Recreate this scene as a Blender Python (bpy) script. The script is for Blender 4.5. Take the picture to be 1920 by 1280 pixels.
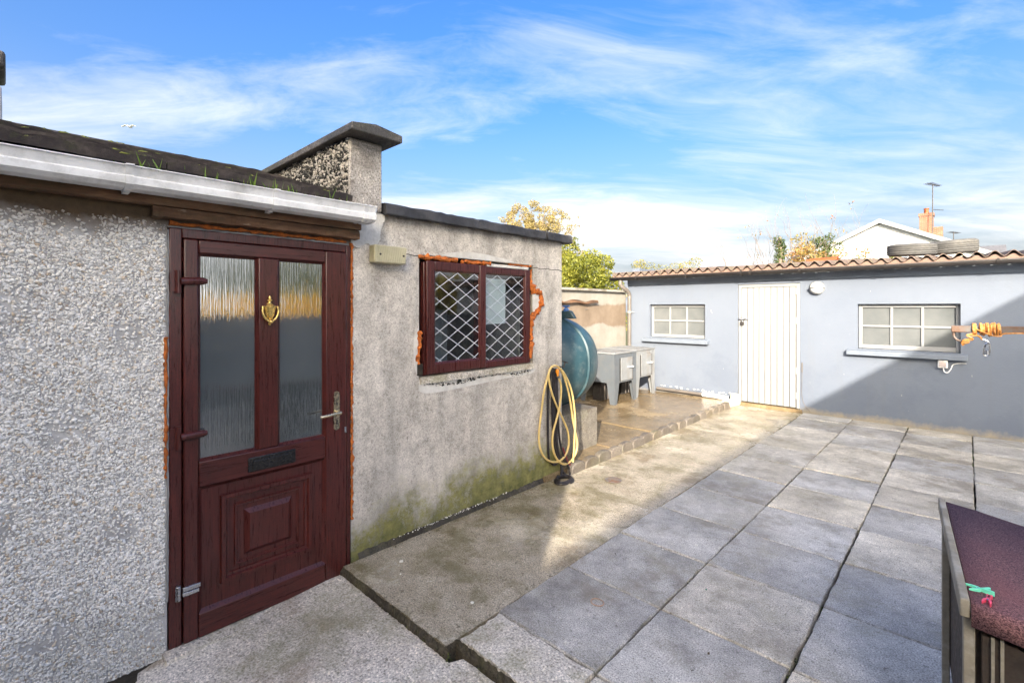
import bpy, bmesh, math, random
import numpy as np
from mathutils import Vector, Matrix, Quaternion
from math import radians as R, sin, cos, pi

random.seed(7)
rng = np.random.default_rng(7)
scene = bpy.context.scene
for o in list(bpy.data.objects):
    bpy.data.objects.remove(o)

# ------------------------------------------------------------------ camera
YAW = R(43.56); H = 1.56; FPX = 896.0
cam_d = bpy.data.cameras.new('camera'); cam = bpy.data.objects.new('camera', cam_d)
scene.collection.objects.link(cam)
cam.location = (0, 0, H); cam.rotation_euler = (R(90), 0, YAW)
cam_d.sensor_width = 36.0; cam_d.lens = 36.0 * FPX / 1920.0
cam_d.shift_y = -64.0 / 1920.0; cam_d.clip_start = 0.05; cam_d.clip_end = 2000
scene.camera = cam

# ------------------------------------------------------------------ light
SUN_TRAVEL = Vector((-0.5027, 0.8645, -0.37)).normalized()
SUN_EL = math.asin(-SUN_TRAVEL.z)
SUN_AZ = math.atan2(-SUN_TRAVEL.x, -SUN_TRAVEL.y)      # clockwise from +Y
world = bpy.data.worlds.new('World'); scene.world = world; world.use_nodes = True
SKY_STRENGTH = 0.15
SUN_STRENGTH = 2.0
EXPOSURE = 2.72
sun_d = bpy.data.lights.new('sun', 'SUN'); sun = bpy.data.objects.new('sun', sun_d)
scene.collection.objects.link(sun)
sun_d.energy = SUN_STRENGTH; sun_d.angle = R(0.35); sun_d.color = (1.0, 0.90, 0.76)
sun.rotation_euler = SUN_TRAVEL.to_track_quat('-Z', 'Y').to_euler(); sun.location = (20, -30, 25)
vs = scene.view_settings
vs.view_transform = 'Standard'; vs.look = 'None'; vs.gamma = 1; vs.use_curve_mapping = False
vs.exposure = EXPOSURE
scene.render.engine = 'CYCLES'
scene.cycles.use_denoising = True
scene.cycles.max_bounces = 8; scene.cycles.transparent_max_bounces = 12
scene.cycles.sample_clamp_indirect = 6

# ------------------------------------------------------------------ node helper
class NT:
    def __init__(s, tree):
        s.t = tree; s.n = tree.nodes; s.l = tree.links
    def new(s, typ, **kw):
        n = s.n.new(typ)
        for k, v in kw.items(): setattr(n, k, v)
        return n
    def put(s, sock, v):
        if v is None: return
        if isinstance(v, bpy.types.NodeSocket): s.l.new(v, sock)
        elif isinstance(v, (tuple, list)):
            if sock.type == 'RGBA' and len(v) == 3: v = (*v, 1)
            sock.default_value = v
        else: sock.default_value = v
    def math(s, op, a, b=None, c=None, clamp=False):
        n = s.new('ShaderNodeMath', operation=op, use_clamp=clamp)
        s.put(n.inputs[0], a); s.put(n.inputs[1], b); s.put(n.inputs[2], c)
        return n.outputs[0]
    def vmath(s, op, a, b=None):
        n = s.new('ShaderNodeVectorMath', operation=op)
        s.put(n.inputs[0], a); s.put(n.inputs[1], b)
        return n.outputs['Value'] if op in ('DOT_PRODUCT', 'LENGTH') else n.outputs[0]
    def mix(s, f, a, b, blend='MIX'):
        n = s.new('ShaderNodeMix', data_type='RGBA', blend_type=blend)
        s.put(n.inputs[0], f); s.put(n.inputs[6], a); s.put(n.inputs[7], b)
        return n.outputs[2]
    def ramp(s, f, stops, interp='LINEAR'):
        n = s.new('ShaderNodeValToRGB'); cr = n.color_ramp; cr.interpolation = interp
        while len(cr.elements) < len(stops): cr.elements.new(0.5)
        for e, (p, c) in zip(cr.elements, stops):
            e.position = p
            if not isinstance(c, (tuple, list)): c = (c, c, c)
            e.color = (*c[:3], 1)
        s.put(n.inputs[0], f)
        return n.outputs[0]
    def range(s, f, a, b, c=0.0, d=1.0):
        n = s.new('ShaderNodeMapRange'); n.clamp = True
        for i, v in enumerate((f, a, b, c, d)): s.put(n.inputs[i], v)
        return n.outputs[0]
    def noise(s, scale, detail=4, rough=0.55, vec=None, dist=0.0):
        n = s.new('ShaderNodeTexNoise')
        s.put(n.inputs['Vector'], vec); n.inputs['Scale'].default_value = scale
        n.inputs['Detail'].default_value = detail; n.inputs['Roughness'].default_value = rough
        n.inputs['Distortion'].default_value = dist
        return n.outputs[0]
    def voro(s, scale, vec=None, feature='F1', out=0):
        n = s.new('ShaderNodeTexVoronoi', feature=feature)
        s.put(n.inputs['Vector'], vec); n.inputs['Scale'].default_value = scale
        return n.outputs[out]
    def coords(s, which='Object'):
        return s.new('ShaderNodeTexCoord').outputs[which]
    def mapping(s, vec, scale=(1, 1, 1), loc=(0, 0, 0), rot=(0, 0, 0)):
        n = s.new('ShaderNodeMapping')
        s.put(n.inputs[0], vec); n.inputs[1].default_value = loc
        n.inputs[2].default_value = rot; n.inputs[3].default_value = scale
        return n.outputs[0]
    def sep(s, vec):
        n = s.new('ShaderNodeSeparateXYZ'); s.put(n.inputs[0], vec); return n.outputs
    def comb(s, x, y, z):
        n = s.new('ShaderNodeCombineXYZ')
        for i, v in enumerate((x, y, z)): s.put(n.inputs[i], v)
        return n.outputs[0]
    def rnd(s): return s.new('ShaderNodeObjectInfo').outputs['Random']
    def bump(s, h, strength=0.4, dist=0.01, normal=None):
        n = s.new('ShaderNodeBump'); n.inputs['Strength'].default_value = strength
        n.inputs['Distance'].default_value = dist
        s.put(n.inputs['Height'], h)
        if normal is not None: s.put(n.inputs['Normal'], normal)
        return n.outputs[0]

MATS = {}
def material(name):
    m = bpy.data.materials.new(name); m.use_nodes = True
    MATS[name] = m
    g = NT(m.node_tree); g.n.clear()
    b = g.new('ShaderNodeBsdfPrincipled'); o = g.new('ShaderNodeOutputMaterial')
    g.l.new(b.outputs[0], o.inputs[0])
    g.b = b; g.o = o
    def setp(color=None, rough=None, normal=None, metal=None, spec=None):
        g.put(b.inputs['Base Color'], color); g.put(b.inputs['Roughness'], rough)
        g.put(b.inputs['Metallic'], metal); g.put(b.inputs['Specular IOR Level'], spec)
        if normal is not None: g.put(b.inputs['Normal'], normal)
    g.set = setp
    return m, g

def simple(name, col, rough=0.6, var=0.15, scale=12, metal=0.0, bump=0.0, bscale=80, dirt=None, dirt_amt=0.5, dscale=5, rvar=0.15):
    """paint / plastic / metal with uneven tone, worn roughness and patches of dirt"""
    m, g = material(name)
    c = g.coords()
    n = g.noise(scale, 5, 0.6, c)
    lo = tuple(v * (1 - var) for v in col); hi = tuple(min(1, v * (1 + var)) for v in col)
    col_ = g.ramp(n, [(0.3, lo), (0.7, hi)])
    if dirt is not None:
        d = g.noise(dscale, 8, 0.7, c)
        f = g.range(d, 0.48, 0.72, 0, dirt_amt)
        col_ = g.mix(f, col_, dirt)
    rg = g.range(g.noise(scale * 2.3, 4, 0.6, c), 0.3, 0.7, max(0.03, rough - rvar), min(1, rough + rvar))
    nm = None
    if bump: nm = g.bump(g.noise(bscale, 4, 0.6, c), bump, 0.004)
    g.set(col_, rg, nm, metal)
    return m
# ------------------------------------------------------------------ sky
def build_sky():
    g = NT(world.node_tree); g.n.clear()
    out = g.new('ShaderNodeOutputWorld'); bg = g.new('ShaderNodeBackground')
    g.l.new(bg.outputs[0], out.inputs[0]); bg.inputs[1].default_value = SKY_STRENGTH
    sky = g.new('ShaderNodeTexSky', sky_type='NISHITA'); sky.sun_disc = False
    sky.sun_elevation = SUN_EL; sky.sun_rotation = SUN_AZ; sky.air_density = 1.0; sky.dust_density = 8.0; sky.ozone_density = 2.0
    hs = g.new('ShaderNodeHueSaturation'); hs.inputs['Saturation'].default_value = 1.45; hs.inputs['Value'].default_value = 0.46
    hs.inputs['Hue'].default_value = 0.512
    g.l.new(sky.outputs[0], hs.inputs['Color'])
    d = g.coords('Generated'); s = g.sep(d)
    zz = g.math('ADD', g.math('MAXIMUM', s[2], 0.0), 0.16)
    al = g.math('ADD', g.math('MULTIPLY', s[0], -sin(YAW)), g.math('MULTIPLY', s[1], cos(YAW)))
    ac = g.math('ADD', g.math('MULTIPLY', s[0], cos(YAW)), g.math('MULTIPLY', s[1], sin(YAW)))
    al = g.math('DIVIDE', al, zz); ac = g.math('DIVIDE', ac, zz)
    # fibrous cirrus: noise drawn out along one wind direction, warped
    p0 = g.comb(ac, al, 0.37)
    p = g.mapping(g.vmath('ADD', p0, (3.7, 1.9, 0.0)), (0.50, 1.0, 1.0), rot=(0, 0, R(-14)))
    w1 = g.noise(1.1, 3, 0.5, g.vmath('ADD', p, (3.1, 7.7, 0.0)))
    w2 = g.noise(1.1, 3, 0.5, g.vmath('ADD', p, (13.1, 1.7, 4.0)))
    pw = g.vmath('ADD', p, g.comb(g.math('MULTIPLY_ADD', w1, 1.0, -0.5), g.math('MULTIPLY_ADD', w2, 0.7, -0.35), 0.0))
    big = g.noise(0.95, 2, 0.5, g.vmath('ADD', pw, (5.3, 2.2, 1.0)))
    fine = g.noise(2.1, 9, 0.62, g.vmath('MULTIPLY', pw, (1.0, 0.75, 1.0)))
    fib = g.noise(4.6, 8, 0.64, g.mapping(pw, (0.55, 1.1, 1.0), rot=(0, 0, R(24))))
    dens = g.math('ADD', g.math('MULTIPLY', big, 0.9), g.math('ADD', g.math('MULTIPLY', fine, 0.55), g.math('MULTIPLY', fib, 0.42)))
    lowf = g.range(s[2], 0.02, 0.42, 1.0, 0.0)         # more cloud is looked through towards the horizon
    dens = g.math('ADD', dens, g.math('MULTIPLY', lowf, 0.17))
    cov = g.range(dens, 0.92, 1.22)
    cov = g.math('MULTIPLY', g.math('POWER', cov, 1.25), 0.95)
    shade = g.noise(2.6, 5, 0.6, g.vmath('ADD', pw, (1.0, 9.0, 2.0)))
    fwd = g.math('POWER', g.math('MAXIMUM', g.vmath('DOT_PRODUCT', d, tuple(-SUN_TRAVEL)), 0.0), 3.0)   # ice cloud glows round the sun
    cc = g.mix(shade, (1.02, 1.04, 1.08), (1.55, 1.55, 1.55))
    cc = g.mix(1.0, cc, g.comb(*[g.math('MULTIPLY_ADD', fwd, 36.0, 1.0)] * 3), 'MULTIPLY')
    hz = g.math('POWER', g.range(s[2], -0.02, 0.40, 1.0, 0.0), 1.6)
    base = g.mix(g.math('MULTIPLY', hz, 0.80), hs.outputs[0], (0.84, 0.90, 1.01))
    col = g.mix(cov, base, cc)
    g.l.new(col, bg.inputs[0])
build_sky()

# ------------------------------------------------------------------ mesh helpers
COL = scene.collection
WLOC = {}
def wl(o): return WLOC.get(o.name, Vector((0, 0, 0))) if o is not None else Vector((0, 0, 0))

def tag(o, label=None, cat=None, group=None, kind=None):
    if label: o['label'] = label
    if cat: o['category'] = cat
    if group: o['group'] = group
    if kind: o['kind'] = kind
    return o
def thing(name, label, cat, loc=(0, 0, 0), group=None):
    o = bpy.data.objects.new(name, None); COL.objects.link(o)
    o.empty_display_size = 0.1
    o.location = loc; WLOC[o.name] = Vector(loc)
    return tag(o, label, cat, group)

def frame_of(d):
    d = d.normalized()
    a = Vector((0, 0, 1)) if abs(d.z) < 0.9 else Vector((1, 0, 0))
    u = d.cross(a).normalized(); return u, d.cross(u).normalized()

class MB:
    def __init__(s): s.v = []; s.f = []
    def add(s, vs, fs):
        b = len(s.v); s.v.extend([tuple(v) for v in vs]); s.f.extend([tuple(i + b for i in f) for f in fs]); return s
    def box(s, x0, y0, z0, x1, y1, z1, M=None):
        vs = [Vector((x, y, z)) for z in (z0, z1) for y in (y0, y1) for x in (x0, x1)]
        if M is not None: vs = [M @ v for v in vs]
        return s.add(vs, [(0, 2, 3, 1), (4, 5, 7, 6), (0, 1, 5, 4), (2, 6, 7, 3), (0, 4, 6, 2), (1, 3, 7, 5)])
    def prism(s, poly, vec):
        """poly: list of 3-D points, extruded by vec"""
        vec = Vector(vec); n = len(poly)
        vs = [Vector(p) for p in poly] + [Vector(p) + vec for p in poly]
        return s.add(vs, [tuple(range(n - 1, -1, -1)), tuple(range(n, 2 * n))] + [(i, (i + 1) % n, n + (i + 1) % n, n + i) for i in range(n)])
    def tube(s, pts, r, n=8, cap=True):
        pts = [Vector(p) for p in pts]; rs = r if isinstance(r, (list, tuple)) else [r] * len(pts)
        d = (pts[1] - pts[0]).normalized(); u, w = frame_of(d); rings = []
        for i, p in enumerate(pts):
            if i == 0: t = pts[1] - pts[0]
            elif i == len(pts) - 1: t = pts[-1] - pts[-2]
            else: t = (pts[i + 1] - pts[i]).normalized() + (pts[i] - pts[i - 1]).normalized()
            t = t.normalized() if t.length > 1e-9 else d
            q = d.rotation_difference(t); u = q @ u; w = q @ w; d = t
            rings.append([p + (u * cos(2 * pi * k / n) + w * sin(2 * pi * k / n)) * rs[i] for k in range(n)])
        vs = [v for ring in rings for v in ring]; fs = []
        for i in range(len(pts) - 1):
            for k in range(n):
                a = i * n + k; b = i * n + (k + 1) % n
                fs.append((a, a + n, b + n, b)[::-1])
        if cap: fs.append(tuple(range(n))[::-1]); fs.append(tuple(range(len(vs) - n, len(vs))))
        return s.add(vs, fs)
    def lathe(s, prof, origin, axis, n=24):
        """prof: (radius, height) list round axis"""
        origin = Vector(origin); axis = Vector(axis).normalized(); u, w = frame_of(axis); vs = []; fs = []
        for r, h in prof:
            for k in range(n):
                a = 2 * pi * k / n; vs.append(origin + axis * h + (u * cos(a) + w * sin(a)) * r)
        m = len(prof)
        for i in range(m - 1):
            for k in range(n):
                a = i * n + k; b = i * n + (k + 1) % n; fs.append((a, b, b + n, a + n)[::-1])
        fs.append(tuple(range(n))); fs.append(tuple(range((m - 1) * n, m * n))[::-1])
        return s.add(vs, fs)
    def build(s, name, mat, parent=None, smooth=False, bevel=0.0, solid=0.0, tint=None, segs=2):
        off = wl(parent)
        me = bpy.data.meshes.new(name)
        me.from_pydata([tuple(Vector(v) - off) for v in s.v], [], s.f); me.update()
        o = bpy.data.objects.new(name, me); COL.objects.link(o)
        if mat is not None: me.materials.append(mat)
        if smooth:
            me.polygons.foreach_set('use_smooth', [True] * len(me.polygons))
        if parent is not None:
            o.parent = parent; WLOC[o.name] = off
        if solid:
            m = o.modifiers.new('solid', 'SOLIDIFY'); m.thickness = solid; m.offset = -1
        if bevel:
            m = o.modifiers.new('edge', 'BEVEL'); m.width = bevel; m.segments = segs; m.limit_method = 'ANGLE'; m.angle_limit = R(40)
        if smooth or bevel:
            try: me.set_sharp_from_angle(angle=R(42))
            except Exception: pass
        return o

def mesh_np(name, verts, faces_n, mat, parent=None, tints=None, smooth=False, k=4):
    """fast mesh from numpy: verts (N,3); faces array (F,k); tints (F,) one value per face"""
    off = np.array(wl(parent)); me = bpy.data.meshes.new(name)
    V = np.asarray(verts, dtype=np.float32) - off.astype(np.float32); Fc = np.asarray(faces_n, dtype=np.int32); nf = len(Fc); k = Fc.shape[1]
    me.vertices.add(len(V)); me.vertices.foreach_set('co', V.ravel())
    me.loops.add(nf * k); me.loops.foreach_set('vertex_index', Fc.ravel())
    me.polygons.add(nf); me.polygons.foreach_set('loop_start', np.arange(0, nf * k, k, dtype=np.int32))
    me.polygons.foreach_set('loop_total', np.full(nf, k, dtype=np.int32))
    if smooth: me.polygons.foreach_set('use_smooth', np.ones(nf, dtype=bool))
    me.update(calc_edges=True); me.validate()
    if tints is not None and len(me.polygons) == nf:
        a = me.attributes.new('tint', 'FLOAT', 'FACE'); a.data.foreach_set('value', np.asarray(tints, dtype=np.float32))
    me.materials.append(mat)
    o = bpy.data.objects.new(name, me); COL.objects.link(o)
    if parent is not None: o.parent = parent; WLOC[o.name] = Vector(off)
    return o

def share(src, name, loc, parent, rot=(0, 0, 0)):
    o = bpy.data.objects.new(name, src.data if hasattr(src, 'data') else src); COL.objects.link(o)
    o.parent = parent; o.location = Vector(loc) - wl(parent); o.rotation_euler = rot
    WLOC[o.name] = Vector(loc)
    return o
def dup(root, loc, label=None, group=None):
    """a thing, its parts and their sub-parts, copied"""
    r = root.copy(); COL.objects.link(r); r.location = loc
    if label: r['label'] = label
    if group: r['group'] = group
    for ch in list(root.children):
        c = ch.copy(); COL.objects.link(c); c.parent = r
        for gch in ch.children:
            d = gch.copy(); COL.objects.link(d); d.parent = c
    return r

def ray(u, v):
    r = (u - 960) / FPX; q = (576 - v) / FPX
    return Vector((-sin(YAW) + r * cos(YAW), cos(YAW) + r * sin(YAW), q))
def at(u, v, x=None, y=None, z=None, t=None):
    """the point of the place seen at photograph pixel (u, v) on the wall or floor x=, y= or z="""
    d = ray(u, v)
    if x is not None: t = x / d.x
    elif y is not None: t = y / d.y
    elif z is not None: t = (z - H) / d.z
    return Vector((0, 0, H)) + d * t

def catmull(pts, n=6):
    pts = [Vector(p) for p in pts]; out = []
    P = [pts[0] * 2 - pts[1]] + pts + [pts[-1] * 2 - pts[-2]]
    for i in range(1, len(P) - 2):
        for k in range(n):
            t = k / n; a, b, c, d = P[i - 1], P[i], P[i + 1], P[i + 2]
            out.append(0.5 * ((2 * b) + (c - a) * t + (2 * a - 5 * b + 4 * c - d) * t * t + (3 * b - a - 3 * c + d) * t ** 3))
    out.append(pts[-1]); return out

def lumpy(mb, pts, r, jit=0.4, n=8, step=0.012, seed=0):
    rr = random.Random(seed); pts = [Vector(p) for p in pts]; out = []
    for a, b in zip(pts, pts[1:]):
        k = max(1, int((b - a).length / step))
        out += [a.lerp(b, i / k) for i in range(k)]
    out.append(pts[-1])
    out = [p + Vector((rr.uniform(-1, 1), rr.uniform(-1, 1), rr.uniform(-1, 1))) * r * 0.35 for p in out]
    rs = [r * (1 + jit * rr.uniform(-1, 1)) for _ in out]; b0 = len(mb.v); mb.tube(out, rs, n)
    for k in range(b0, len(mb.v)):
        c_ = out[min((k - b0) // n, len(out) - 1)]; v_ = Vector(mb.v[k]); mb.v[k] = tuple(c_ + (v_ - c_) * rr.uniform(.72, 1.32))
    return mb

def grid_slab(mb, x0, x1, y0, y1, z, thick, nx, ny, amp, seed=0, edge=0.0):
    """a concrete slab with an uneven top and slightly ragged edges"""
    r = np.random.default_rng(seed); b = len(mb.v)
    hz = r.normal(0, 1, (ny + 1, nx + 1))
    for _ in range(2):
        hz = (hz + np.roll(hz, 1, 0) + np.roll(hz, -1, 0) + np.roll(hz, 1, 1) + np.roll(hz, -1, 1)) / 5
    hz = hz / (np.abs(hz).max() + 1e-6) * amp
    top = []; 
    for j in range(ny + 1):
        for i in range(nx + 1):
            x = x0 + (x1 - x0) * i / nx; y = y0 + (y1 - y0) * j / ny
            if i in (0, nx): x += (r.random() - 0.5) * 2 * edge
            if j in (0, ny): y += (r.random() - 0.5) * 2 * edge
            dz = hz[j, i] - (0.004 if (i in (0, nx) or j in (0, ny)) and edge else 0)
            top.append((x, y, z + dz))
    mb.v += top; w = nx + 1
    for j in range(ny):
        for i in range(nx):
            a = b + j * w + i; mb.f.append((a, a + 1, a + w + 1, a + w))
    ring = [i for i in range(nx + 1)] + [j * w + nx for j in range(1, ny + 1)] + [ny * w + i for i in range(nx - 1, -1, -1)] + [j * w for j in range(ny - 1, 0, -1)]
    c = len(mb.v)
    for k in ring: p = top[k]; mb.v.append((p[0], p[1], z - thick))
    n = len(ring)
    for k in range(n):
        mb.f.append((b + ring[k], c + k, c + (k + 1) % n, b + ring[(k + 1) % n]))
    return mb

def wall_grid(mb, ulines, zlines, holes, face, back, axis):
    """a wall of square cells with openings; axis 'x': the wall lies in x=face..back and runs along y; 'y': the other way round"""
    def P(a, d, z): return (d, a, z) if axis == 'x' else (a, d, z)
    cell = {}
    def solid(i, j):
        if i < 0 or j < 0 or i >= len(ulines) - 1 or j >= len(zlines) - 1: return False
        a = (ulines[i] + ulines[i + 1]) / 2; z = (zlines[j] + zlines[j + 1]) / 2
        return not any(h[0] < a < h[1] and h[2] < z < h[3] for h in holes)
    vid = {}
    def V(i, j, d):
        k = (i, j, d)
        if k not in vid:
            vid[k] = len(mb.v); mb.v.append(P(ulines[i], face if d == 0 else back, zlines[j]))
        return vid[k]
    for i in range(len(ulines) - 1):
        for j in range(len(zlines) - 1):
            if not solid(i, j): continue
            mb.f.append((V(i, j, 0), V(i + 1, j, 0), V(i + 1, j + 1, 0), V(i, j + 1, 0)))
            mb.f.append((V(i, j, 1), V(i, j + 1, 1), V(i + 1, j + 1, 1), V(i + 1, j, 1)))
            if not solid(i - 1, j): mb.f.append((V(i, j, 0), V(i, j + 1, 0), V(i, j + 1, 1), V(i, j, 1)))
            if not solid(i + 1, j): mb.f.append((V(i + 1, j, 0), V(i + 1, j, 1), V(i + 1, j + 1, 1), V(i + 1, j + 1, 0)))
            if not solid(i, j - 1): mb.f.append((V(i, j, 0), V(i, j, 1), V(i + 1, j, 1), V(i + 1, j, 0)))
            if not solid(i, j + 1): mb.f.append((V(i, j + 1, 0), V(i + 1, j + 1, 0), V(i + 1, j + 1, 1), V(i, j + 1, 1)))
    return mb

def chips_on(name, parent, mat, area, origin, ua, va, na, spacing, size, density=None, seed=1):
    """pebble dash: loose flattened stones pressed into a wall; area=(u0,u1,v0,v1) in the wall's own axes"""
    r = np.random.default_rng(seed)
    u0, u1, v0, v1 = area; nu = int((u1 - u0) / spacing); nv = int((v1 - v0) / spacing)
    uu, vv = np.meshgrid(np.arange(nu), np.arange(nv)); uu = uu.ravel() + r.uniform(-0.45, 0.45, nu * nv); vv = vv.ravel() + r.uniform(-0.45, 0.45, nu * nv)
    uu = u0 + (uu + 0.5) * spacing; vv = v0 + (vv + 0.5) * spacing
    if density is not None:
        k = r.random(len(uu)) < density(uu, vv); uu = uu[k]; vv = vv[k]
    n = len(uu); ns = 5
    ang = r.uniform(0, 2 * pi, n); a = size * (0.26 + 0.62 * r.random(n) ** 1.6); b = a * r.uniform(0.45, 0.95, n); hgt = size * r.uniform(0.14, 0.50, n)
    o = np.array(origin); ua = np.array(ua, float); va = np.array(va, float); na = np.array(na, float)
    verts = np.zeros((n, ns * 2 + 1, 3))
    tu = r.normal(0, 0.38, n); tv = r.normal(0, 0.38, n)
    for k in range(ns):
        th = 2 * pi * k / ns + r.uniform(-0.42, 0.42, n); rad = r.uniform(0.7, 1.2, n)
        pu = a * np.cos(th) * rad; pv = b * np.sin(th) * rad
        qu = pu * np.cos(ang) - pv * np.sin(ang); qv = pu * np.sin(ang) + pv * np.cos(ang)
        for ring, sc, hh in ((0, 1.0, -0.001), (1, 0.84, 1.0)):
            h = hgt * hh + (tu * qu + tv * qv if ring else 0)
            if ring == 0: h = np.full(n, -0.001)
            verts[:, ring * ns + k] = o + (uu + qu * sc)[:, None] * ua + (vv + qv * sc)[:, None] * va + np.asarray(h)[:, None] * na
    faces = []
    base = np.arange(n) * (ns * 2 + 1)
    verts[:, ns * 2] = o + uu[:, None] * ua + vv[:, None] * va + (hgt * 1.03)[:, None] * na
    for k in range(ns):
        k2 = (k + 1) % ns
        faces.append(np.stack([base + k, base + k2, base + ns + k2], 1)); faces.append(np.stack([base + k, base + ns + k2, base + ns + k], 1))
        faces.append(np.stack([base + ns + k, base + ns + k2, base + ns * 2], 1))
    F = np.stack(faces, 1).reshape(-1, 3)
    tint = np.repeat(r.random(n), ns * 3)
    if np.dot(np.cross(ua, va), na) < 0: F = F[:, ::-1]
    return mesh_np(name, verts.reshape(-1, 3), F, mat, parent, tint)
# ------------------------------------------------------------------ materials
def m_concrete(name, c_lo, c_hi, moss=0.0, moss_col=(0.10, 0.105, 0.03), wet=0.4, grain=170, per_object=False, bumpy=0.5, damp=(0.10, 0.075, 0.04), wet_scale=1.1, rough_hi=0.85, rough_lo=0.16, damp_amt=0.6, wet_from=0.56, moss_from=0.52):
    m, g = material(name)
    c = g.coords()
    if per_object: c = g.vmath('ADD', c, g.comb(g.math('MULTIPLY', g.rnd(), 57.0), g.math('MULTIPLY', g.rnd(), 31.0), 0.0))
    big = g.noise(1.6, 6, 0.66, c); mid = g.noise(9, 7, 0.72, c); sp = g.noise(grain, 3, 0.7, c)
    col = g.ramp(g.math('ADD', g.math('MULTIPLY', big, 0.55), g.math('MULTIPLY', mid, 0.45)), [(0.36, c_lo), (0.64, c_hi)])
    col = g.mix(0.92, col, g.ramp(sp, [(0.34, 0.30), (0.45, 0.88), (0.55, 1.12), (0.66, 1.75)]), 'MULTIPLY')
    if per_object:
        k = g.ramp(g.math('FRACT', g.math('MULTIPLY', g.rnd(), 7.31)), [(0, (0.80, 0.80, 0.81)), (0.4, (0.95, 0.95, 0.95)), (0.7, (1.05, 1.02, 0.96)), (1, (1.14, 1.08, 0.96))])
        col = g.mix(1.0, col, k, 'MULTIPLY')
    spot = g.noise(34, 5, 0.72, g.vmath('ADD', c, (2.0, 5.0, 3.0)))
    col = g.mix(g.range(spot, 0.585, 0.65, 0, 0.8), col, g.mix(1.0, col, (0.40, 0.38, 0.34), 'MULTIPLY'))
    col = g.mix(g.range(spot, 0.41, 0.34, 0, 0.75), col, g.mix(1.0, col, (1.45, 1.42, 1.35), 'MULTIPLY'))
    w = g.noise(wet_scale, 5, 0.6, g.vmath('ADD', c, (4.2, 9.1, 0.0)))
    wetf = g.range(g.math('ADD', w, g.math('MULTIPLY', mid, 0.25)), wet_from, wet_from + 0.16)
    d = g.noise(2.3, 7, 0.68, g.vmath('ADD', c, (17.0, 3.0, 1.0)))
    col = g.mix(g.range(d, 0.52, 0.64, 0, damp_amt), col, damp)
    if moss:
        mn = g.noise(3.1, 8, 0.72, g.vmath('ADD', c, (1.0, 27.0, 5.0)))
        col = g.mix(g.range(mn, moss_from , moss_from + 0.16, 0, moss), col, moss_col)
    col = g.mix(g.math('MULTIPLY', wetf, wet), col, g.mix(1.0, col, (0.62, 0.60, 0.58), 'MULTIPLY'))
    rough = g.range(wetf, 0, 1, rough_hi, rough_lo + (1 - wet) * 0.45)
    h = g.math('ADD', g.math('MULTIPLY', sp, 0.5), g.math('ADD', g.math('MULTIPLY', g.noise(45, 5, 0.65, c), 0.7), g.math('MULTIPLY', mid, 1.2)))
    g.set(col, rough, g.bump(h, bumpy, 0.009))
    return m

# weathered cement render of the low block outhouse: pale worn bands, pits, soot streaks, green algae at its foot
def m_render():
    m, g = material('weathered_render'); c = g.coords(); s = g.sep(c)
    n1 = g.noise(2.2, 7, 0.66, c); n2 = g.noise(11, 6, 0.7, c); st = g.noise(3.2, 6, 0.6, g.mapping(c, (1, 1, 0.16)))
    col = g.ramp(g.math('ADD', g.math('MULTIPLY', n1, 0.45), g.math('MULTIPLY', n2, 0.55)), [(0.34, (0.36, 0.325, 0.285)), (0.5, (0.58, 0.535, 0.475)), (0.66, (0.74, 0.685, 0.61))])
    col = g.mix(g.range(st, 0.48, 0.66, 0, 0.6), col, (0.20, 0.185, 0.165))
    blot = g.noise(5.5, 8, 0.74, g.vmath('ADD', c, (7, 3, 2)))
    col = g.mix(g.range(blot, 0.50, 0.63, 0, 0.5), col, (0.26, 0.235, 0.205))
    # pits and grit
    sp = g.noise(110, 4, 0.75, c); pit = g.noise(38, 6, 0.78, c)
    col = g.mix(g.range(pit, 0.56, 0.66, 0, 0.6), col, (0.15, 0.13, 0.11))
    col = g.mix(0.8, col, g.ramp(sp, [(0.3, 0.4), (0.5, 1.0), (0.75, 1.5)]), 'MULTIPLY')
    # old whitewash left in patches
    ww = g.noise(1.7, 9, 0.74, g.vmath('ADD', c, (3, 8, 1)))
    col = g.mix(g.range(ww, 0.58, 0.70, 0, 0.5), col, (0.62, 0.58, 0.53))
    # algae rooted at the foot, climbing unevenly
    an = g.noise(2.4, 8, 0.7, g.vmath('ADD', c, (9, 1, 4)))
    ah = g.math('SUBTRACT', g.math('ADD', g.math('MULTIPLY', an, 1.0), g.range(s[1], -0.9, 0.6, -0.02, 0.10)), g.math('MULTIPLY', s[2], 1.12))
    ah = g.math('ADD', ah, g.math('ADD', g.math('MULTIPLY_ADD', n2, .5, -.25), g.math('MULTIPLY_ADD', sp, .5, -.25)))
    col = g.mix(g.range(ah, 0.14, 0.40, 0, 0.95), col, g.mix(g.range(n2, .35, .65), (0.085, 0.090, 0.020), (0.25, 0.235, 0.065)))
    # soot and lichen washed down from the roof edge
    tp = g.math('ADD', g.math('MULTIPLY', st, 0.8), g.math('MULTIPLY', g.math('SUBTRACT', s[2], 2.165), 3.2))
    col = g.mix(g.range(tp, 0.18, 0.5, 0, 0.75), col, (0.10, 0.085, 0.07))
    h = g.math('ADD', g.math('MULTIPLY', n2, 1.0), g.math('ADD', g.math('MULTIPLY', sp, 0.35), g.math('MULTIPLY', g.range(pit, 0.50, 0.68), -0.6)))
    g.set(col, 0.9, g.bump(h, 0.42, 0.007)); return m

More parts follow.
